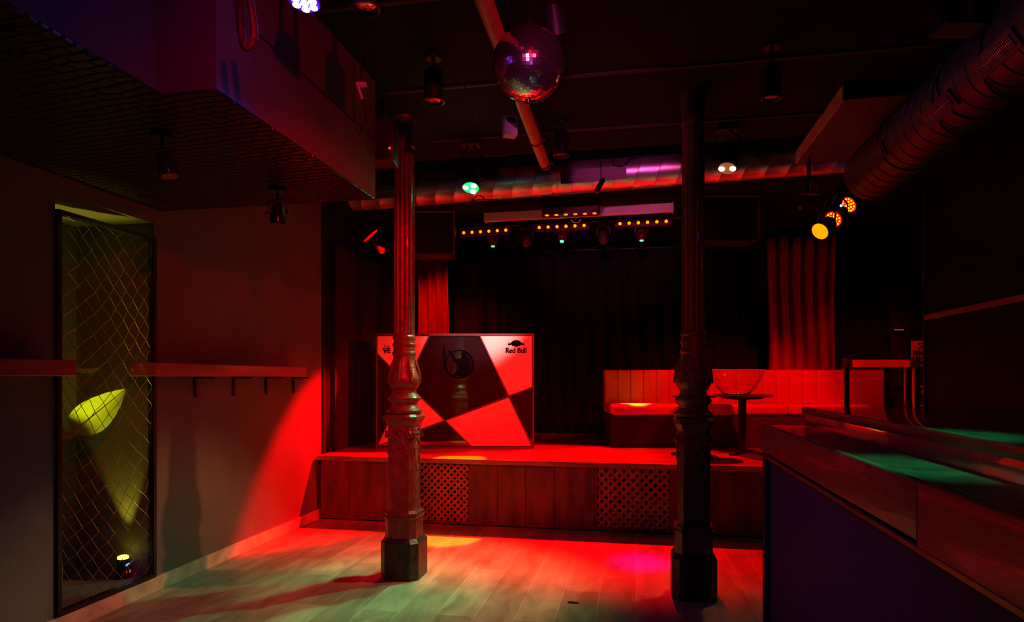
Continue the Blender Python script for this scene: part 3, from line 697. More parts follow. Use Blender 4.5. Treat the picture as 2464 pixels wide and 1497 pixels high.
# large duct on the right
RX, RZ = 1.56, 2.675
t = RD = thing('ventilation_duct', 'thick dull spiral duct running overhead towards the viewer, upper right', 'duct', (RX, 4.72, RZ))
duct_between((RX, 4.72, RZ), (RX, -0.5, RZ), 0.18, t, 'pipe', M_steel2, 0.11, 0.05)
for y in (4.1, 3.35, 2.4): MB().cyl((RX, y-0.02, RZ), (RX, y+0.02, RZ), 0.188, seg=40).build('collar', M_steel2, t, world=True, smooth=True)
gn = Vector((-0.80, 0, -0.60)).normalized()
for u, v, ln in ((2107, 375, 0.30), (2262, 262, 0.30), (2400, 130, 0.30)):
    # where the line of sight meets the duct side
    best = (0, next((y_ for y_ in [1.2+0.01*i for i in range(360)] if (atY(u, v, y_)-Vector((RX, y_, RZ))).length < 0.18), 3.0))
    pt = atY(u, v, best[1]); nn = (pt-Vector((RX, best[1], RZ))).normalized()
    grille(t, Vector((RX, best[1], RZ))+nn*0.172, (0, 1, 0), nn, ln, 0.085, 22, M_steel, M_steel2)
for X, y in ((RX, 3.6), (RX, 1.9)): MB().tube([(X, y, RZ+0.17), (X, y, CZ)], 0.005).build('hanger', M_bmet, t, world=True)
random.seed(2)
def cable(name, pts, label, r=0.006, m_=M_cable, group='loose cables'):
    # smooth catmull path
    P = [Vector(p_) for p_ in pts]; out = []
    P2 = [P[0]]+P+[P[-1]]
    for i in range(1, len(P2)-2):
        for k in range(8):
            f = k/8; a, b_, c_, d_ = P2[i-1], P2[i], P2[i+1], P2[i+2]
            out.append(0.5*((2*b_)+(-a+c_)*f+(2*a-5*b_+4*c_-d_)*f*f+(-a+3*b_-3*c_+d_)*f**3))
    out.append(P[-1])
    base = out[0]
    o = MB(); o.tube([p_-base for p_ in out], r, 8); ob = o.build(name, m_, None, smooth=True); ob.location = base
    return tag(ob, label, 'cable', group)
# the loop of cable slung round the big duct
def ring(y, a0, a1, k=0.0, n=14): return [(RX+0.19*math.cos(a), y+k*(a-a0), RZ+0.19*math.sin(a)) for a in [a0+(a1-a0)*i/n for i in range(n+1)]]
for y_, a0, a1 in ((3.25, 0.75, 1.75), (2.75, 0.55, 1.8)): MB().tube(ring(y_, PI*a0, PI*a1, 0.12), 0.006).build('slung_cable', M_cable, RD, world=True, smooth=True)

# ------------------------------------------------------------------ diagonal pipe, mirror ball, white box
pn, pf = at(1157, -20, 2.60), at(1312, 398, 4.80)
t = thing('ceiling_pipe', 'red painted pipe slanting under the ceiling behind the mirror ball', 'pipe', pf)
MB().cyl(pf, pn+(pn-pf)*0.2, 0.038, seg=28).build('pipe_body', M_pipe, t, world=True, smooth=True)
dirp = (pn-pf).normalized()
for f in (0.02, 0.24, 0.74):
    c_ = pf+(pn-pf)*f
    g = MB().cyl(c_-dirp*0.012, c_+dirp*0.012, 0.043, seg=28).build('clamp', M_steel2, t, world=True, smooth=True)
    MB().tube([c_+Vector((0.0, 0, 0.03)), Vector((c_.x, c_.y, CZ))], 0.006).build('clamp_rod', M_steel2, g, world=True)
    MB().cyl(c_+Vector((0.03, 0, 0)), c_+Vector((0.065, 0, 0)), 0.008).build('clamp_bolt', M_steel2, g, world=True)
bc = at(1271, 155, 2.84); br_ = 0.158
t = thing('mirror_ball', 'mirror ball of small square mirrors hanging from the ceiling', 'mirror ball', bc)
mc = MB().ball((0, 0, 0), br_-0.003, 40).build('core', M_black, t, smooth=True)
m = MB(); nr = 34; tile = PI/nr
random.seed(11)
for i in range(nr):
    ph = -PI/2 + (i+0.5)*tile; n = max(4, int(round(2*PI*math.cos(ph)/tile)))
    for k in range(n):
        a = 2*PI*(k+0.5*(i % 2))/n; R3 = Matrix.Rotation(a, 3, 'Z') @ Matrix.Rotation(-ph, 3, 'Y')
        jit = Matrix.Rotation(random.uniform(-.04, .04), 3, 'Z') @ Matrix.Rotation(random.uniform(-.04, .04), 3, 'Y')
        hs = br_*tile*0.46
        vs = [m.b.verts.new(R3 @ (Vector((br_, 0, 0)) + jit @ Vector((0, sy_*hs, sz_*hs)))) for sy_, sz_ in ((-1, -1), (1, -1), (1, 1), (-1, 1))]
        m.b.faces.new(vs)
        vb = [m.b.verts.new(v_.co*0.985) for v_ in vs]
        for e in range(4): m.b.faces.new((vs[e], vb[e], vb[(e+1) % 4], vs[(e+1) % 4]))
mt = m.build('mirror_tiles', mat('mirror_tile', (0.85, 0.8, 0.85), 0.13, metal=0.98, var=0.01), t); mt['kind'] = 'stuff'
MB().cyl((0, 0, br_-0.004), (0, 0, br_+0.03), 0.018).build('cap', M_chrome, t)
MB().cyl((0, 0, br_+0.03), (0, 0, CZ-bc.z), 0.006, seg=10).build('hanging_rod', M_bmet, t)
MB().lathe([(0.006, -br_-0.018), (0.009, -br_-0.012), (0.014, -br_+0.002)], seg=16).build('bottom_bolt', M_chrome, t)
wb = at(1227, 306, 3.3)
t = thing('junction_box', 'small white plastic box hanging on a cord under the mirror ball', 'junction box', wb, TH+0.25)
MB().box(-0.034, 0.034, -0.03, 0.03, -0.05, 0.05, 0.006).build('box', M_white, t, smooth=True)
MB().box(-0.02, 0.02, -0.034, -0.03, 0.012, 0.035).build('socket', M_bplast, t)
MB().cyl((0.02, 0, 0.05), (0.024, 0, 0.08), 0.008).build('plug', M_white, t)
MB().tube([(0.024, 0, 0.08), (0.03, 0.01, 0.15), (0.05, 0.0, 0.25), (0.055, 0, CZ-wb.z)], 0.0035).build('cord', M_cable, t, smooth=True)

# ------------------------------------------------------------------ fixtures
CANS = 'black ceiling can lights'
def can_light(u, v, D, r, h, label, zc=CZ):
    p = at(u, v, D)
    t = thing('can_light', label, 'spotlight', (p.x, p.y, zc), 0, CANS)
    z = p.z-zc
    MB().lathe([(0.04, -0.015), (0.04, 0)], seg=20).cyl((0, 0, z+h), (0, 0, -0.015), 0.012, seg=10).build('mount', M_bmet, t)
    MB().lathe([(r*0.96, z+0.016), (r*0.98, z+0.03), (r*0.96, z+h*0.9), (r*0.9, z+h*0.97), (0.02, z+h)], seg=28).build('housing', M_bmet, t, smooth=True)
    MB().lathe([(r*0.96, z+0.016), (r*1.12, z+0.01), (r*1.14, z), (r*1.0, z-0.002), (r*0.86, z+0.006), (r*0.86, z+0.016)], seg=28, cap=False).build('bezel', M_bmet, t, smooth=True)
    MB().lathe([(r*0.6, z+0.006), (r*0.86, z+0.012), (r*0.86, z+0.015)], seg=24).build('lamp', M_lensd, t, smooth=True)
    return p
can_light(1043, 246, 3.42, 0.052, 0.17, 'black can light above and left of the mirror ball')
can_light(1351, 376, 4.30, 0.050, 0.16, 'black can light just right of the slanting pipe')
can_light(880, 22, 2.42, 0.048, 0.18, 'black can light at the top edge beside the violet lamp')
can_light(1857, 238, 3.30, 0.046, 0.16, 'black can light right of the right column near the ceiling')
def track_head(u, v0, v1, D, r, label, tilt):
    p0 = at(u, v0, D); p1 = at(u, v1, D)
    t = thing('track_spotlight', label, 'spotlight', (p0.x, p0.y, SOFZ-0.006), 0, 'black spotlights under the soffit')
    h = SOFZ-0.006-p1.z
    a = Vector((tilt*0.3, 0, -h*0.42)); b_ = Vector((tilt, 0, -h))
    MB().lathe([(0.045, -0.018), (0.045, 0)], seg=20).cyl((0, 0, -0.06), (0, 0, -0.018), 0.008, seg=8).build('mount', M_bmet, t)
    MB().tube([(0, 0, -0.06), (r*1.3, 0, -0.065), (r*1.35, 0, -h*0.66)], 0.004).tube([(0, 0, -0.06), (-r*1.3, 0, -0.065), (-r*1.35, 0, -h*0.66)], 0.004).build('yoke', M_bmet, t)
    n = (b_-a)
    MB().rings([(a, r*0.45), (a+n*0.12, r*0.8), (a+n*0.5, r*0.86), (a+n*0.55, r*1.0), (a+n*0.9, r*1.05), (b_, r*1.0)], 24).build('housing', M_chrome if False else mat('polished_black', (0.06, 0.06, 0.065), 0.16, metal=0.8, var=0.05), t, smooth=True)
    MB().cyl(b_, b_+n*0.02, r*0.8).build('lamp', M_lensd, t)
    for s_ in (-1, 1): MB().cyl((s_*r*1.25, 0, -h*0.66), (s_*r*1.75, 0, -h*0.66), 0.008, seg=10).build('tilt_knob', M_bmet, t)
track_head(390, 322, 425, 2.72, 0.040, 'polished black spotlight tilted right under the soffit near its inner corner', 0.035)
track_head(668, 455, 540, 3.50, 0.040, 'polished black spotlight hanging straight under the soffit, farther one', 0.0)

def led_head(u, v, D, direction, r, label, m_led, col, watts, deg, target, n=3, zc=CZ, lenm=0.13, group=None, rad=0.03, cat='stage light', blend=0.6, m_disc=None):
    c = at(u, v, D); dr = Vector(direction).normalized()
    t = thing('moving_head_light', label, cat, (c.x, c.y, zc), 0, group)
    rear = c-dr*lenm
    side = dr.cross(Vector((0, 0, 1)))
    side = side.normalized() if side.length > 0.1 else RT.copy()
    MB().box(c.x-0.07, c.x+0.07, c.y-0.05, c.y+0.05, zc-0.045, zc, 0.006).build('base', M_bplast, t, world=True)
    mid = c-dr*lenm*0.6; top = Vector((c.x, c.y, zc-0.046))
    y_ = MB()
    for s_ in (-1, 1):
        y_.tube([top+side*s_*0.02, Vector((mid.x, mid.y, (top.z*0.7+mid.z*0.3)))+side*s_*(r*1.25), mid+side*s_*(r*1.25)], 0.011, 8)
    y_.build('yoke', M_bplast, t, world=True, smooth=True)
    MB().rings([(rear, r*0.55), (rear+dr*0.02, r*0.9), (c-dr*0.03, r), (c-dr*0.008, r*1.08), (c, r*1.05)], 24).build('head', M_bplast, t, world=True, smooth=True)
    m = MB()
    up = side.cross(dr).normalized()
    if n == 1: m.cyl(c, c+dr*0.006, r*0.6)
    else:
        spots = [(0, 0)] if n in (1, 7) else []
        k = n if n != 7 else 6
        for i in range(k): a = 2*PI*i/k+0.3; spots.append((math.cos(a)*0.62, math.sin(a)*0.62))
        for a, b_ in spots:
            q_ = c+side*a*r+up*b_*r; m.cyl(q_, q_+dr*0.008, r*0.27 if n == 7 else r*0.36, seg=14)
    MB().cyl(c-dr*0.002, c+dr*0.003, r*0.98).build('lens', m_disc, t, world=True)
    m.build('leds', m_led, t, world=True)
    if watts: spot(c+dr*0.03, target, col, watts, deg, blend, rad, t)
    return t
E_green = emis('green_led', (0.25, 1.0, 0.6), 5); E_warm = emis('warm_led', (1.0, 0.85, 0.55), 6); E_viol = emis('violet_led', (0.55, 0.42, 1.0), 4)
D_green = emis('green_disc', (0.0, 0.5, 0.14), 1); D_warm = emis('warm_disc', (0.25, 0.08, 0.02), 1); D_viol = emis('violet_disc', (0.06, 0.0, 0.7), 1)
E_red = emis('red_led', (1.0, 0.0, 0.0), 1.3); E_or = emis('orange_led', (1.0, 0.18, 0.0), 2.0); E_ye = emis('yellow_led', (1.0, 0.2, 0.0), 2.6)
led_head(1133, 452, 4.62, (0.0, -0.45, -1), 0.060, 'green lit moving head light in front of the silver duct', E_green, (0.02, 1, 0.38), L['green'], 36, (-1.5, 3.95, 0.6), 3, blend=0.8, m_disc=D_green)
led_head(1750, 405, 4.35, (-0.25, -0.4, -1), 0.058, 'white lit moving head light right of the right column', E_warm, (1.0, 0.29, 0.12), L['warm'], 48, (-1.7, 3.75, 0.05), 2, blend=0.5, m_disc=D_warm)
led_head(733, 5, 2.32, (-0.05, -0.1, -1), 0.055, 'violet lit stage light at the top edge of the view', E_viol, (0.22, 0.08, 1), L['violethead'], 120, (-1.0, 2.2, 1), 7, m_disc=D_viol)
# speaker in front of the left column's head
c = at(913, 345, 3.88)
t = thing('hanging_speaker', 'black loudspeaker with a red indicator hung at the top of the left column', 'loudspeaker', (c.x, c.y, CZ), TH)
z = c.z-CZ
MB().box(-0.09, 0.10, -0.08, 0.08, z-0.13, z+0.12, 0.01).build('cabinet', M_bplast, t, smooth=True)
MB().box(-0.02, 0.03, -0.02, 0.02, z+0.12, 0).build('bracket', M_bmet, t)
MB().box(-0.08, 0.09, -0.086, -0.08, z-0.115, z+0.11).build('grille_cloth', M_black, t)
MB().cyl((0.078, -0.0865, z-0.06), (0.078, -0.092, z-0.06), 0.007).build('indicator', emis('red_dot', (1, 0.02, 0.02), 3), t)

# LED bars over the stage on a black pipe
BY = 6.77
t = thing('lighting_bar', 'black horizontal pipe carrying the row of stage lights', 'pipe', (0, BY, 2.93))
MB().cyl((atY(1090, 550, BY).x, 0, 0), (atY(1640, 550, BY).x, 0, 0), 0.018).build('pipe_body', M_bmet, t, smooth=True)
for x in (-1.3, -0.3, 0.55): MB().cyl((x, 0, 0.01), (x, 0, 0.068), 0.008, seg=10).build('hanger', M_bmet, t)
def led_bar(u0, v0, u1, v1, Y, label, bright=True, panel=False, watts=0):
    a, b_ = atY(u0, v0, Y), atY(u1, v1, Y); c = (a+b_)/2
    t = thing('led_bar', label, 'stage light', c, 0, 'orange LED bars above the stage')
    ax = (b_-a).normalized(); up = Vector((0, 0, 1))
    a0 = a; b0_ = b_
    MB().obox(a, b_, 0.07, 0.075).build('housing', mat('bar_housing', (0.10, 0.02, 0.02), 0.35, var=0.1), t, world=True)
    if panel: MB().box(a.x-0.02, b_.x+0.02, Y-0.015, Y+0.03, c.z+0.045, c.z+0.16).build('shade', M_bplast, t, world=True)
    else: MB().obox(a+up*0.04, a+up*0.04+ax*0.02, 0.03, 0.04).build('clamp', M_bmet, t, world=True)
    for i in range(6):
        q_ = a+(b_-a)*((i+0.55)/6.1)
        if bright: MB().ball(q_+Vector((0, -0.036, -0.004)), 0.0165, 12, (1, 0.5, 1)).build('led', E_ye, t, world=True, smooth=True)
        else: MB().ball(q_+Vector((0, -0.03, -0.034)), 0.018, 12, (1.2, 0.6, 0.5)).build('led', E_or, t, world=True, smooth=True)
    if watts:
        spot(c+Vector((0, -0.06, -0.05)), (c.x, 5.55, 0), RED, watts, 54, 0.5, 0.03, t)
    return c
led_bar(1107, 562, 1230, 554, BY-0.11, 'orange LED bar, left of the lower row of three', watts=L['bars'])
led_bar(1287, 549, 1418, 543, BY-0.11, 'orange LED bar, middle of the lower row of three', watts=L['bars'])
led_bar(1480, 540, 1615, 533, BY-0.11, 'orange LED bar, right of the lower row of three', watts=L['bars'])
led_bar(1305, 512, 1444, 506, 5.98, 'dim orange LED bar with black shade in front of the white screen case', bright=False, panel=True)
# projection screen case
a, b_ = atY(1170, 524, 6.12), atY(1617, 500, 6.12)
t = thing('projection_screen', 'long white rolled projection screen case above the LED bars', 'projection screen', ((a+b_)/2))
MB().obox(a, b_, 0.08, 0.072).build('case', M_white, t, world=True)
MB().obox(a-Vector((0, 0.02, 0.040)), b_-Vector((0, 0.02, 0.040)), 0.03, 0.012).build('screen_bottom_bar', M_white, t, world=True)
MB().box(a.x-0.012, a.x, 6.07, 6.17, a.z-0.045, a.z+0.04).box(b_.x, b_.x+0.012, 6.07, 6.17, b_.z-0.045, b_.z+0.04).build('end_cap', M_white, t, world=True)
c = at(1386, 520, 6.0); MB().tube([c+Vector((0.045*math.cos(x_), 0, -0.03-0.03*math.sin(x_))) for x_ in [PI*i/8 for i in range(9)]], 0.004).build('pull_handle', M_white, t, world=True)
for X in (a.x+0.15, b_.x-0.15): MB().cyl((X, 6.12, a.z+0.04), (X, 6.12, CZ), 0.005, seg=8).build('hanger', M_bmet, t, world=True)
# small moving heads hung under the pipe
for u, v, lab, on in ((1186, 592, 'small moving head with green lens under the left LED bar', 1), (1352, 580, 'small moving head with green lens under the middle LED bar', 1), (1544, 578, 'small moving head with green lens under the right LED bar', 1),
                      (1265, 590, 'unlit rounded moving head between the left and middle LED bars', 0), (1452, 583, 'unlit rounded moving head between the middle and right LED bars', 0)):
    c = atY(u, v, BY-0.03); top = 2.91
    t = thing('moving_head_light', lab, 'stage light', (c.x, BY, top), 0, 'small moving heads on the lighting pipe')
    MB().box(-0.05, 0.05, -0.05, 0.05, -0.045, 0.0, 0.006).build('base', M_bplast, t)
    gloss = mat('smoked_red_head', (0.10, 0.03, 0.03), 0.18, var=0.3)
    z = c.z-top
    m = MB()
    for s_ in (-1, 1): m.tube([(s_*0.04, 0, -0.04), (s_*0.065, 0, -0.08), (s_*0.065, 0, z+0.08)], 0.012)
    m.build('yoke', gloss, t, smooth=True)
    MB().lathe([(0.01, z-0.022 if not on else z-0.005), (0.034, z-0.01 if not on else z), (0.05, z+0.02), (0.052, z+0.07), (0.04, z+0.11), (0.01, z+0.13)], seg=24).build('head', gloss, t, smooth=True)
    if on and u != 1352:
        tg = atY(1105, 1105, 5.45) if u == 1186 else at(1530, 985, 6.6)
        spot(Vector((c.x, BY-0.06, c.z-0.03)), tg, (0.12, 1, 0.02), L['beam'], 12, 0.5, 0.01, t)
    if on: MB().ball((0, -0.03, z-0.005), 0.019, 14, (1.1, 0.8, 0.8) if u == 1352 else (1.1, 0.6, 0.5)).build('lens', emis('green_lens', (0.05, 1, 0.2), 4), t, smooth=True)

# speakers by the stage
def speaker(u0, v0, u1, v1, D, label, dep=0.3):
    a = at(u0, v1, D); w_ = (u1-u0)*D/F; h = (v1-v0)*D/F
    t = thing('loudspeaker', label, 'loudspeaker', (a.x, a.y, a.z), TH, 'black loudspeakers over the stage')
    MB().box(0, w_, 0, dep, 0, h, 0.008).build('cabinet', M_bplast, t)
    MB().box(0.012, w_-0.012, -0.006, 0, 0.012, h-0.06).build('grille_cloth', mat('speaker_cloth', (0.012, 0.011, 0.011), 0.9, var=0.3, scale=200), t)
    MB().box(0.0, w_, -0.01, 0, h-0.05, h-0.035).build('top_strip', M_trimred, t)
    MB().box(w_-0.006, w_+0.003, -0.01, -0.002, 0, h-0.02).build('corner_strip', M_trimred, t)
    MB().box(w_*0.4, w_*0.6, dep*0.3, dep*0.6, h, CZ-a.z).build('bracket', M_bmet, t)
speaker(985, 500, 1093, 612, 6.55, 'black loudspeaker hanging right of the left column, above the left curtain')
speaker(1680, 462, 1826, 580, 6.0, 'large black loudspeaker hanging right of the right column')

# PAR lights
def par(c, dr, r, label, kind, hang, watts=0, target=None, deg=60, col=RED, ln=0.14, dirlight=None):
    c = Vector(c); dr = Vector(dr).normalized()
    t = thing('par_light', label, 'stage light', c-dr*ln*0.5, 0, 'round LED par lights')
    side = dr.cross(Vector((0, 0, 1))).normalized(); up = side.cross(dr).normalized()
    MB().rings([(c-dr*ln, r*0.5), (c-dr*ln*0.85, r*0.85), (c-dr*0.015, r), (c-dr*0.004, r*1.12), (c+dr*0.004, r*1.12)], 28).build('housing', M_bmet, t, world=True, smooth=True)
    mid = c-dr*ln*0.5
    m = MB()
    for s_ in (-1, 1): m.tube([Vector(hang), mid+side*s_*r*1.25+(Vector(hang)-mid)*0.35, mid+side*s_*r*1.2], 0.006)
    m.build('yoke', M_bmet, t, world=True)
    if kind == 'dots':
        MB().cyl(c+dr*0.004, c+dr*0.008, r*1.0, seg=28).build('lens', emis('par_red_lens', (1, 0.01, 0.0), 0.9), t, world=True)
        m = MB()
        for a, b_ in [(0, 0)]+[(0.42*math.cos(2*PI*i/6), 0.42*math.sin(2*PI*i/6)) for i in range(6)]+[(0.78*math.cos(2*PI*i/12), 0.78*math.sin(2*PI*i/12)) for i in range(12)]:
            m.ball(c+dr*0.008+side*a*r+up*b_*r, r*0.12, 8)
        m.build('leds', emis('par_yellow_led', (1.0, 0.35, 0.0), 3.5), t, world=True)
    elif kind == 'amber':
        MB().cyl(c+dr*0.004, c+dr*0.008, r*1.0, seg=28).build('lens', emis('par_amber_lens', (1.0, 0.26, 0.0), 1.8), t, world=True)
    else:
        MB().cyl(c+dr*0.004, c+dr*0.010, r*1.0, seg=28).build('lens', E_red, t, world=True)
    if watts: spot(c+dr*0.03, target, col, watts, deg, 0.6, 0.05, t)
    return t
hb0, hb1 = at(1925, 500, 4.80), at(2085, 424, 5.05)
t = thing('lamp_arm', 'red lit slanting metal arm holding the right cluster of par lights', 'light stand', (hb0+hb1)/2)
MB().obox(hb0, hb1, 0.03, 0.03).build('arm', M_steel2, t, world=True)
MB().cyl(at(1945, 470, 4.85), Vector((at(1945, 470, 4.85).x, at(1945, 470, 4.85).y, 2.915)), 0.012).build('post', M_bmet, t, world=True)
pA, pB, pC = at(1974, 556, 4.72), at(2006, 527, 4.85), at(2044, 492, 4.98)
dl = (-RT*0.865 - FW*0.39 - Vector((0, 0, 0.67))).normalized()
par(pA, dl, 0.062, 'amber glowing par light, lowest of the right cluster', 'amber', at(1990, 478, 4.88), L['booth'], at(1110, 1010, 6.4), 38)
par(pB, dl+(-FW)*0.12, 0.062, 'par light with yellow LED dots, middle of the right cluster', 'dots', at(2015, 462, 4.93))
par(pC, -RT*0.86 - FW*0.22 - Vector((0, 0, 0.52)), 0.062, 'red par light with yellow dots, highest of the right cluster', 'dots', at(2058, 440, 5.02), L['sofa'], at(1800, 960, 6.6), 62)
tag(MB().ball(at(2024, 495, 4.80), 0.010, 12).build('indicator_lamp', emis('blue_led', (0.05, 0.12, 1), 8), None, smooth=True), 'tiny blue glowing indicator among the right par lights', 'indicator light')
# bracket lamp beside the arm
c = at(1950, 452, 4.70)
t = thing('strobe_lamp', 'small pink tinted flood lamp above the right par cluster', 'stage light', c, TH+0.4)
MB().box(-0.06, 0.06, -0.03, 0.05, -0.05, 0.05, 0.01).build('housing', M_bmet, t)
MB().box(-0.045, 0.045, -0.034, -0.0305, -0.035, 0.04).build('reflector', M_white, t)
MB().cyl((0, 0.01, 0.05), (0, 0.01, 2.915-c.z), 0.01, seg=10).build('post', M_bmet, t)
# left pair of pars by the stage wall
par(at(891, 566, 6.1), (RT*0.65 - Vector((0, 0, 0.72)) + FW*0.2), 0.085, 'red par light seen edge on, upper of the pair left of the left column', 'red', at(885, 500, 6.2), L['stage'], (-0.5, 6.6, 0.6), 90)
par(at(919, 603, 6.2), (RT*0.5 + Vector((0, 0, -0.4)) - FW*0.3), 0.03, 'tiny red par light, lower of the pair left of the left column', 'red', at(925, 520, 6.25))
t = thing('par_bracket', 'black hanging bracket holding the two red par lights on the left', 'bracket', at(900, 500, 6.25))
c = at(900, 505, 6.25); MB().obox(at(870, 505, 6.25), at(935, 512, 6.25), 0.025, 0.025).cyl(c, (c.x, c.y, CZ), 0.012).build('rail', M_bmet, t, world=True)
# lamp at the top right edge
c = at(2300, 45, 2.6)
t = thing('ceiling_projector', 'dim boxy lamp on a plate at the top right edge beside the thick duct', 'stage light', (c.x, c.y, CZ), TH)
z = c.z-CZ
MB().box(-0.07, 0.09, -0.06, 0.06, z-0.05, z-0.035).build('plate', M_steel2, t)
MB().rings([((-0.03, 0, z+0.06), 0.03), ((-0.03, -0.01, z+0.0), 0.045), ((-0.03, -0.02, z-0.033), 0.05)], 24).build('lamp_head', M_bmet, t, smooth=True)
MB().box(0.06, 0.085, -0.02, 0.02, z-0.034, 0).build('bracket', M_steel2, t)
# small bracket and cable near the left soffit corner
c = at(868, 215, 3.2)
t = thing('cable_bracket', 'small pale wall bracket near the ceiling left of the hung loudspeaker', 'bracket', c, TH)
MB().box(-0.02, 0.03, -0.015, 0.015, 0.015, 0.03).obox((-0.015, 0, 0.02), (0.008, 0, -0.045), 0.012, 0.012).build('plate', M_white, t)
MB().cyl((0, 0.0, 0.03), (0, 0, CZ-c.z), 0.004, seg=8).build('rod', M_bmet, t)
cable('loose_cable', [at(870, 225, 3.3), at(880, 290, 3.4), at(866, 320, 3.5), at(862, 400, 3.55), at(862, 470, 3.56)], 'thin red lit cable dangling beside the left soffit corner', 0.004)
cable('loose_cable', [at(575, -10, 2.0)+Vector((0.0, 0, 0)), at(578, 60, 2.03), at(590, 115, 2.05), at(612, 90, 2.06), at(605, 20, 2.05), at(600, -10, 2.05)], 'fat black cable bundle hanging against the soffit face at the top', 0.012)
cable('loose_cable', [at(1000, 185, 3.55), at(1100, 196, 3.5), at(1150, 260, 3.7), at(1130, 300, 3.9)], 'thin cable sagging under the ceiling left of the mirror ball', 0.003)
cable('loose_cable', [at(1160, 372, 4.5), at(1210, 376, 4.5), at(1270, 360, 4.5), at(1300, 335, 4.5)], 'thin cable drooping to the slanting pipe above the silver duct', 0.003)
cable('loose_cable', [ductpt(-1.15)-Vector((0,0,0.137)), at(1140, 482, 5.2), at(1150, 495, 5.2), at(1165, 478, 5.2), at(1150, 470, 5.2), at(1135, 485, 5.2), at(1145, 500, 5.2), at(1168, 490, 5.2)], 'coiled cable hanging under the silver duct beside the green lamp', 0.004)
cable('loose_cable', [atY(1215, 554, 6.66), atY(1222, 575, 6.66), atY(1235, 590, 6.67), atY(1255, 575, 6.67), atY(1292, 550, 6.66)], 'thin cable looping between the left and middle LED bars', 0.004)
cable('loose_cable', [atY(1378, 546, 6.66), atY(1382, 585, 6.66), atY(1400, 600, 6.66), atY(1440, 592, 6.66), atY(1470, 575, 6.66), atY(1486, 540, 6.66)], 'thin cable sagging under the middle LED bar', 0.004)
cable('loose_cable', [at(1475, 372, 5.05), at(1478, 395, 5.05), at(1500, 398, 5.05), at(1520, 380, 5.05), at(1560, 372, 5.05), at(1625, 385, 5.05)], 'black cable looping over the silver duct left of the right column', 0.005)
cable('loose_cable', [at(1800, 370, 4.9), at(1850, 392, 4.9), at(1900, 396, 4.9), at(1950, 395, 4.95)], 'black cable sagging over the right end of the silver duct', 0.005)

# ------------------------------------------------------------------ unseen lamps added to light the room, plus the tiny green pin spot
def pin_or_fill_lamp(p, target, col, watts, deg, label, r=0.05, blend=0.7, rad=0.05, ec=None, zc=CZ):
    p = Vector(p); t = thing('par_light', label, 'stage light', (p.x, p.y, zc), 0)
    dr = (Vector(target)-p).normalized()
    MB().rings([(p-dr*0.14, r*0.5), (p-dr*0.12, r*0.9), (p, r)], 20).build('housing', M_bmet, t, world=True, smooth=True)
    MB().cyl(p-dr*0.02, p-dr*0.001, r*0.9).build('lens', ec or E_red, t, world=True)
    MB().cyl(p-dr*0.1, (p.x, p.y, zc), 0.01 if r > 0.03 else 0.003, seg=8).build('post', M_bmet, t, world=True)
    spot(p+dr*0.02, target, col, watts, deg, blend, rad, t)
pin_or_fill_lamp((0.9, -0.6, 2.75), (-2.1, 5.2, 1.3), (1, 0.0, 0.004), L['rear'], 46, 'added red fill lamp under the ceiling behind the viewer')  # added red fill for the left wall and soffit face
pin_or_fill_lamp((-0.3, 4.97, 2.72), (-1.55, 3.65, 0), (0.03, 1.0, 0.42), L['ygreen'], 60, 'tiny green pin spot hanging just below the silver duct grille', r=0.022, rad=0.02, zc=3.4, ec=emis('green_par_lens', (0.03, 1, 0.3), 1), blend=1.0)
pin_or_fill_lamp((-0.9, 0.9, 2.9), (-1.6, 2.2, 2.35), (0.22, 0.05, 1.0), L['violet'], 80, 'added violet fill lamp under the ceiling above the viewer', ec=E_viol)  # added to throw violet onto the soffit
pin_or_fill_lamp((0.95, 1.5, 2.8), (0.70, 1.8, 1.08), (0.02, 1.0, 0.25), L['barspot'], 19, 'unseen added green lamp under the ceiling straight over the bar end', ec=emis('green_par_lens', (0.03, 1, 0.3), 1), blend=1.0)  # unseen lamp put in for the green light on the bar top
pin_or_fill_lamp((-0.35, 2.9, 2.85), (0.02, 4.62, 0), (0.5, 0.0, 1.0), L['magenta'], 9, 'added magenta lamp for the floor spots, in front of the mirror ball', ec=emis('magenta_lens', (0.5, 0.04, 0.6), 1.2), blend=1.0)  # added in place of the mirror ball's reflected spots on the floor

cq = at(1045, 540, 7.08)
pin_or_fill_lamp(cq, (-2.35, 7.85, 1.4), RED, L['curtain'], 80, 'added small red fill lamp hidden behind the left hanging loudspeaker')  # added out of sight to brighten the left curtain

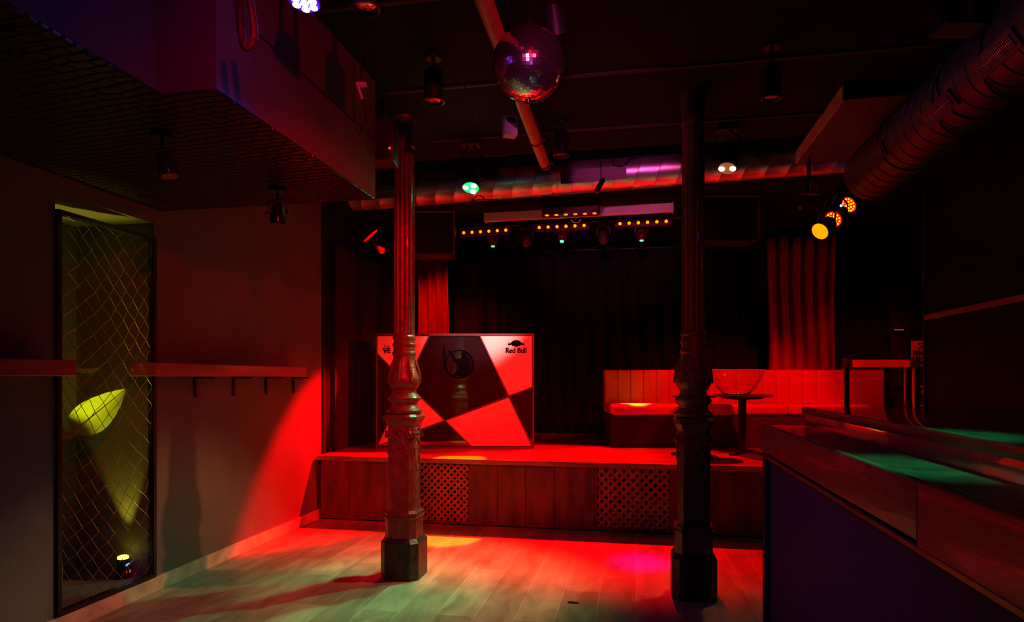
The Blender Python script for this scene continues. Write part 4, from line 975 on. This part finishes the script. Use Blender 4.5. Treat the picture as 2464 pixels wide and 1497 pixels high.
pin_or_fill_lamp((-0.55, 0.9, 2.85), (-1.5, 4.03, 1.45), RED, L['column'], 36, 'added narrow red fill lamp above the viewer, aimed at the left column')  # added fill that reddens the left column from the front
pin_or_fill_lamp((0.1, -0.4, 2.3), (-0.35, 5.2, 2.95), (0.35, 0.05, 1), L['pink'], 15, 'added violet fill lamp behind the viewer aimed at the silver duct', ec=E_viol)  # added fill, gives the silver duct its violet tone
wl_ = bpy.data.objects['moving_head_light.001']
spot(at(1752, 415, 4.33), at(1160, 790, 6.4), (0.75, 1.0, 0.85), L['white'], 17, 1.0, 0.03, wl_)

pin_or_fill_lamp((0.55, 0.75, 2.7), bc, (1, 0.05, 0.22), L['ball'], 22, 'added red fill lamp under the ceiling aimed at the mirror ball', rad=0.12)  # added so the mirror tiles show red highlights
pin_or_fill_lamp((-0.1, 1.2, 2.2), bc, (0.35, 0.1, 1), L['ball']*0.25, 22, 'added violet fill lamp low under the ceiling aimed at the mirror ball', r=0.03, ec=E_viol)  # second added lamp, for violet highlights on the tiles

pin_or_fill_lamp((-0.05, -0.5, 2.3), (-0.3, 6.1, 2.84), (1, 0.07, 0.28), L['front'], 15, 'added pink red fill lamp behind the viewer aimed at the white screen case')  # added fill, brightens the screen case and duct
pin_or_fill_lamp((2.5, 5.62, 2.7), (2.7, 7.2, 1.2), RED, L['exit'], 70, 'added red fill lamp behind the right wall lighting the exit notice', zc=3.4)  # added out of sight to brighten belt, posts and notice

spot(at(1750, 409, 4.34), (0.05, 3.55, 0), (1, 0.36, 0.12), L['warm2'], 52, 0.9, 0.03, wl_)
lb_ = bpy.data.objects['led_bar']
spot(atY(1190, 606, BY-0.3), (XL, 5.35, 0.3), RED, L['wall'], 34, 0.45, 0.03, lb_)
spot(at(733, 12, 2.32), (0.6, 2.3, 0.35), (0.25, 0.05, 1), L['navy'], 50, 0.8, 0.03, bpy.data.objects['moving_head_light.002'])

spot(at(733, 12, 2.32)+Vector((0, 0, -0.01)), (1.42, 3.0, 2.6), (0.35, 0.05, 1), 16, 46, 0.9, 0.03, bpy.data.objects['moving_head_light.002'])

point(at(1133, 462, 4.6), (0.05, 1, 0.4), 0.8, 0.03, bpy.data.objects['moving_head_light'])
point(at(733, 24, 2.3), (0.12, 0.02, 1), 0.35, 0.03, bpy.data.objects['moving_head_light.002'])
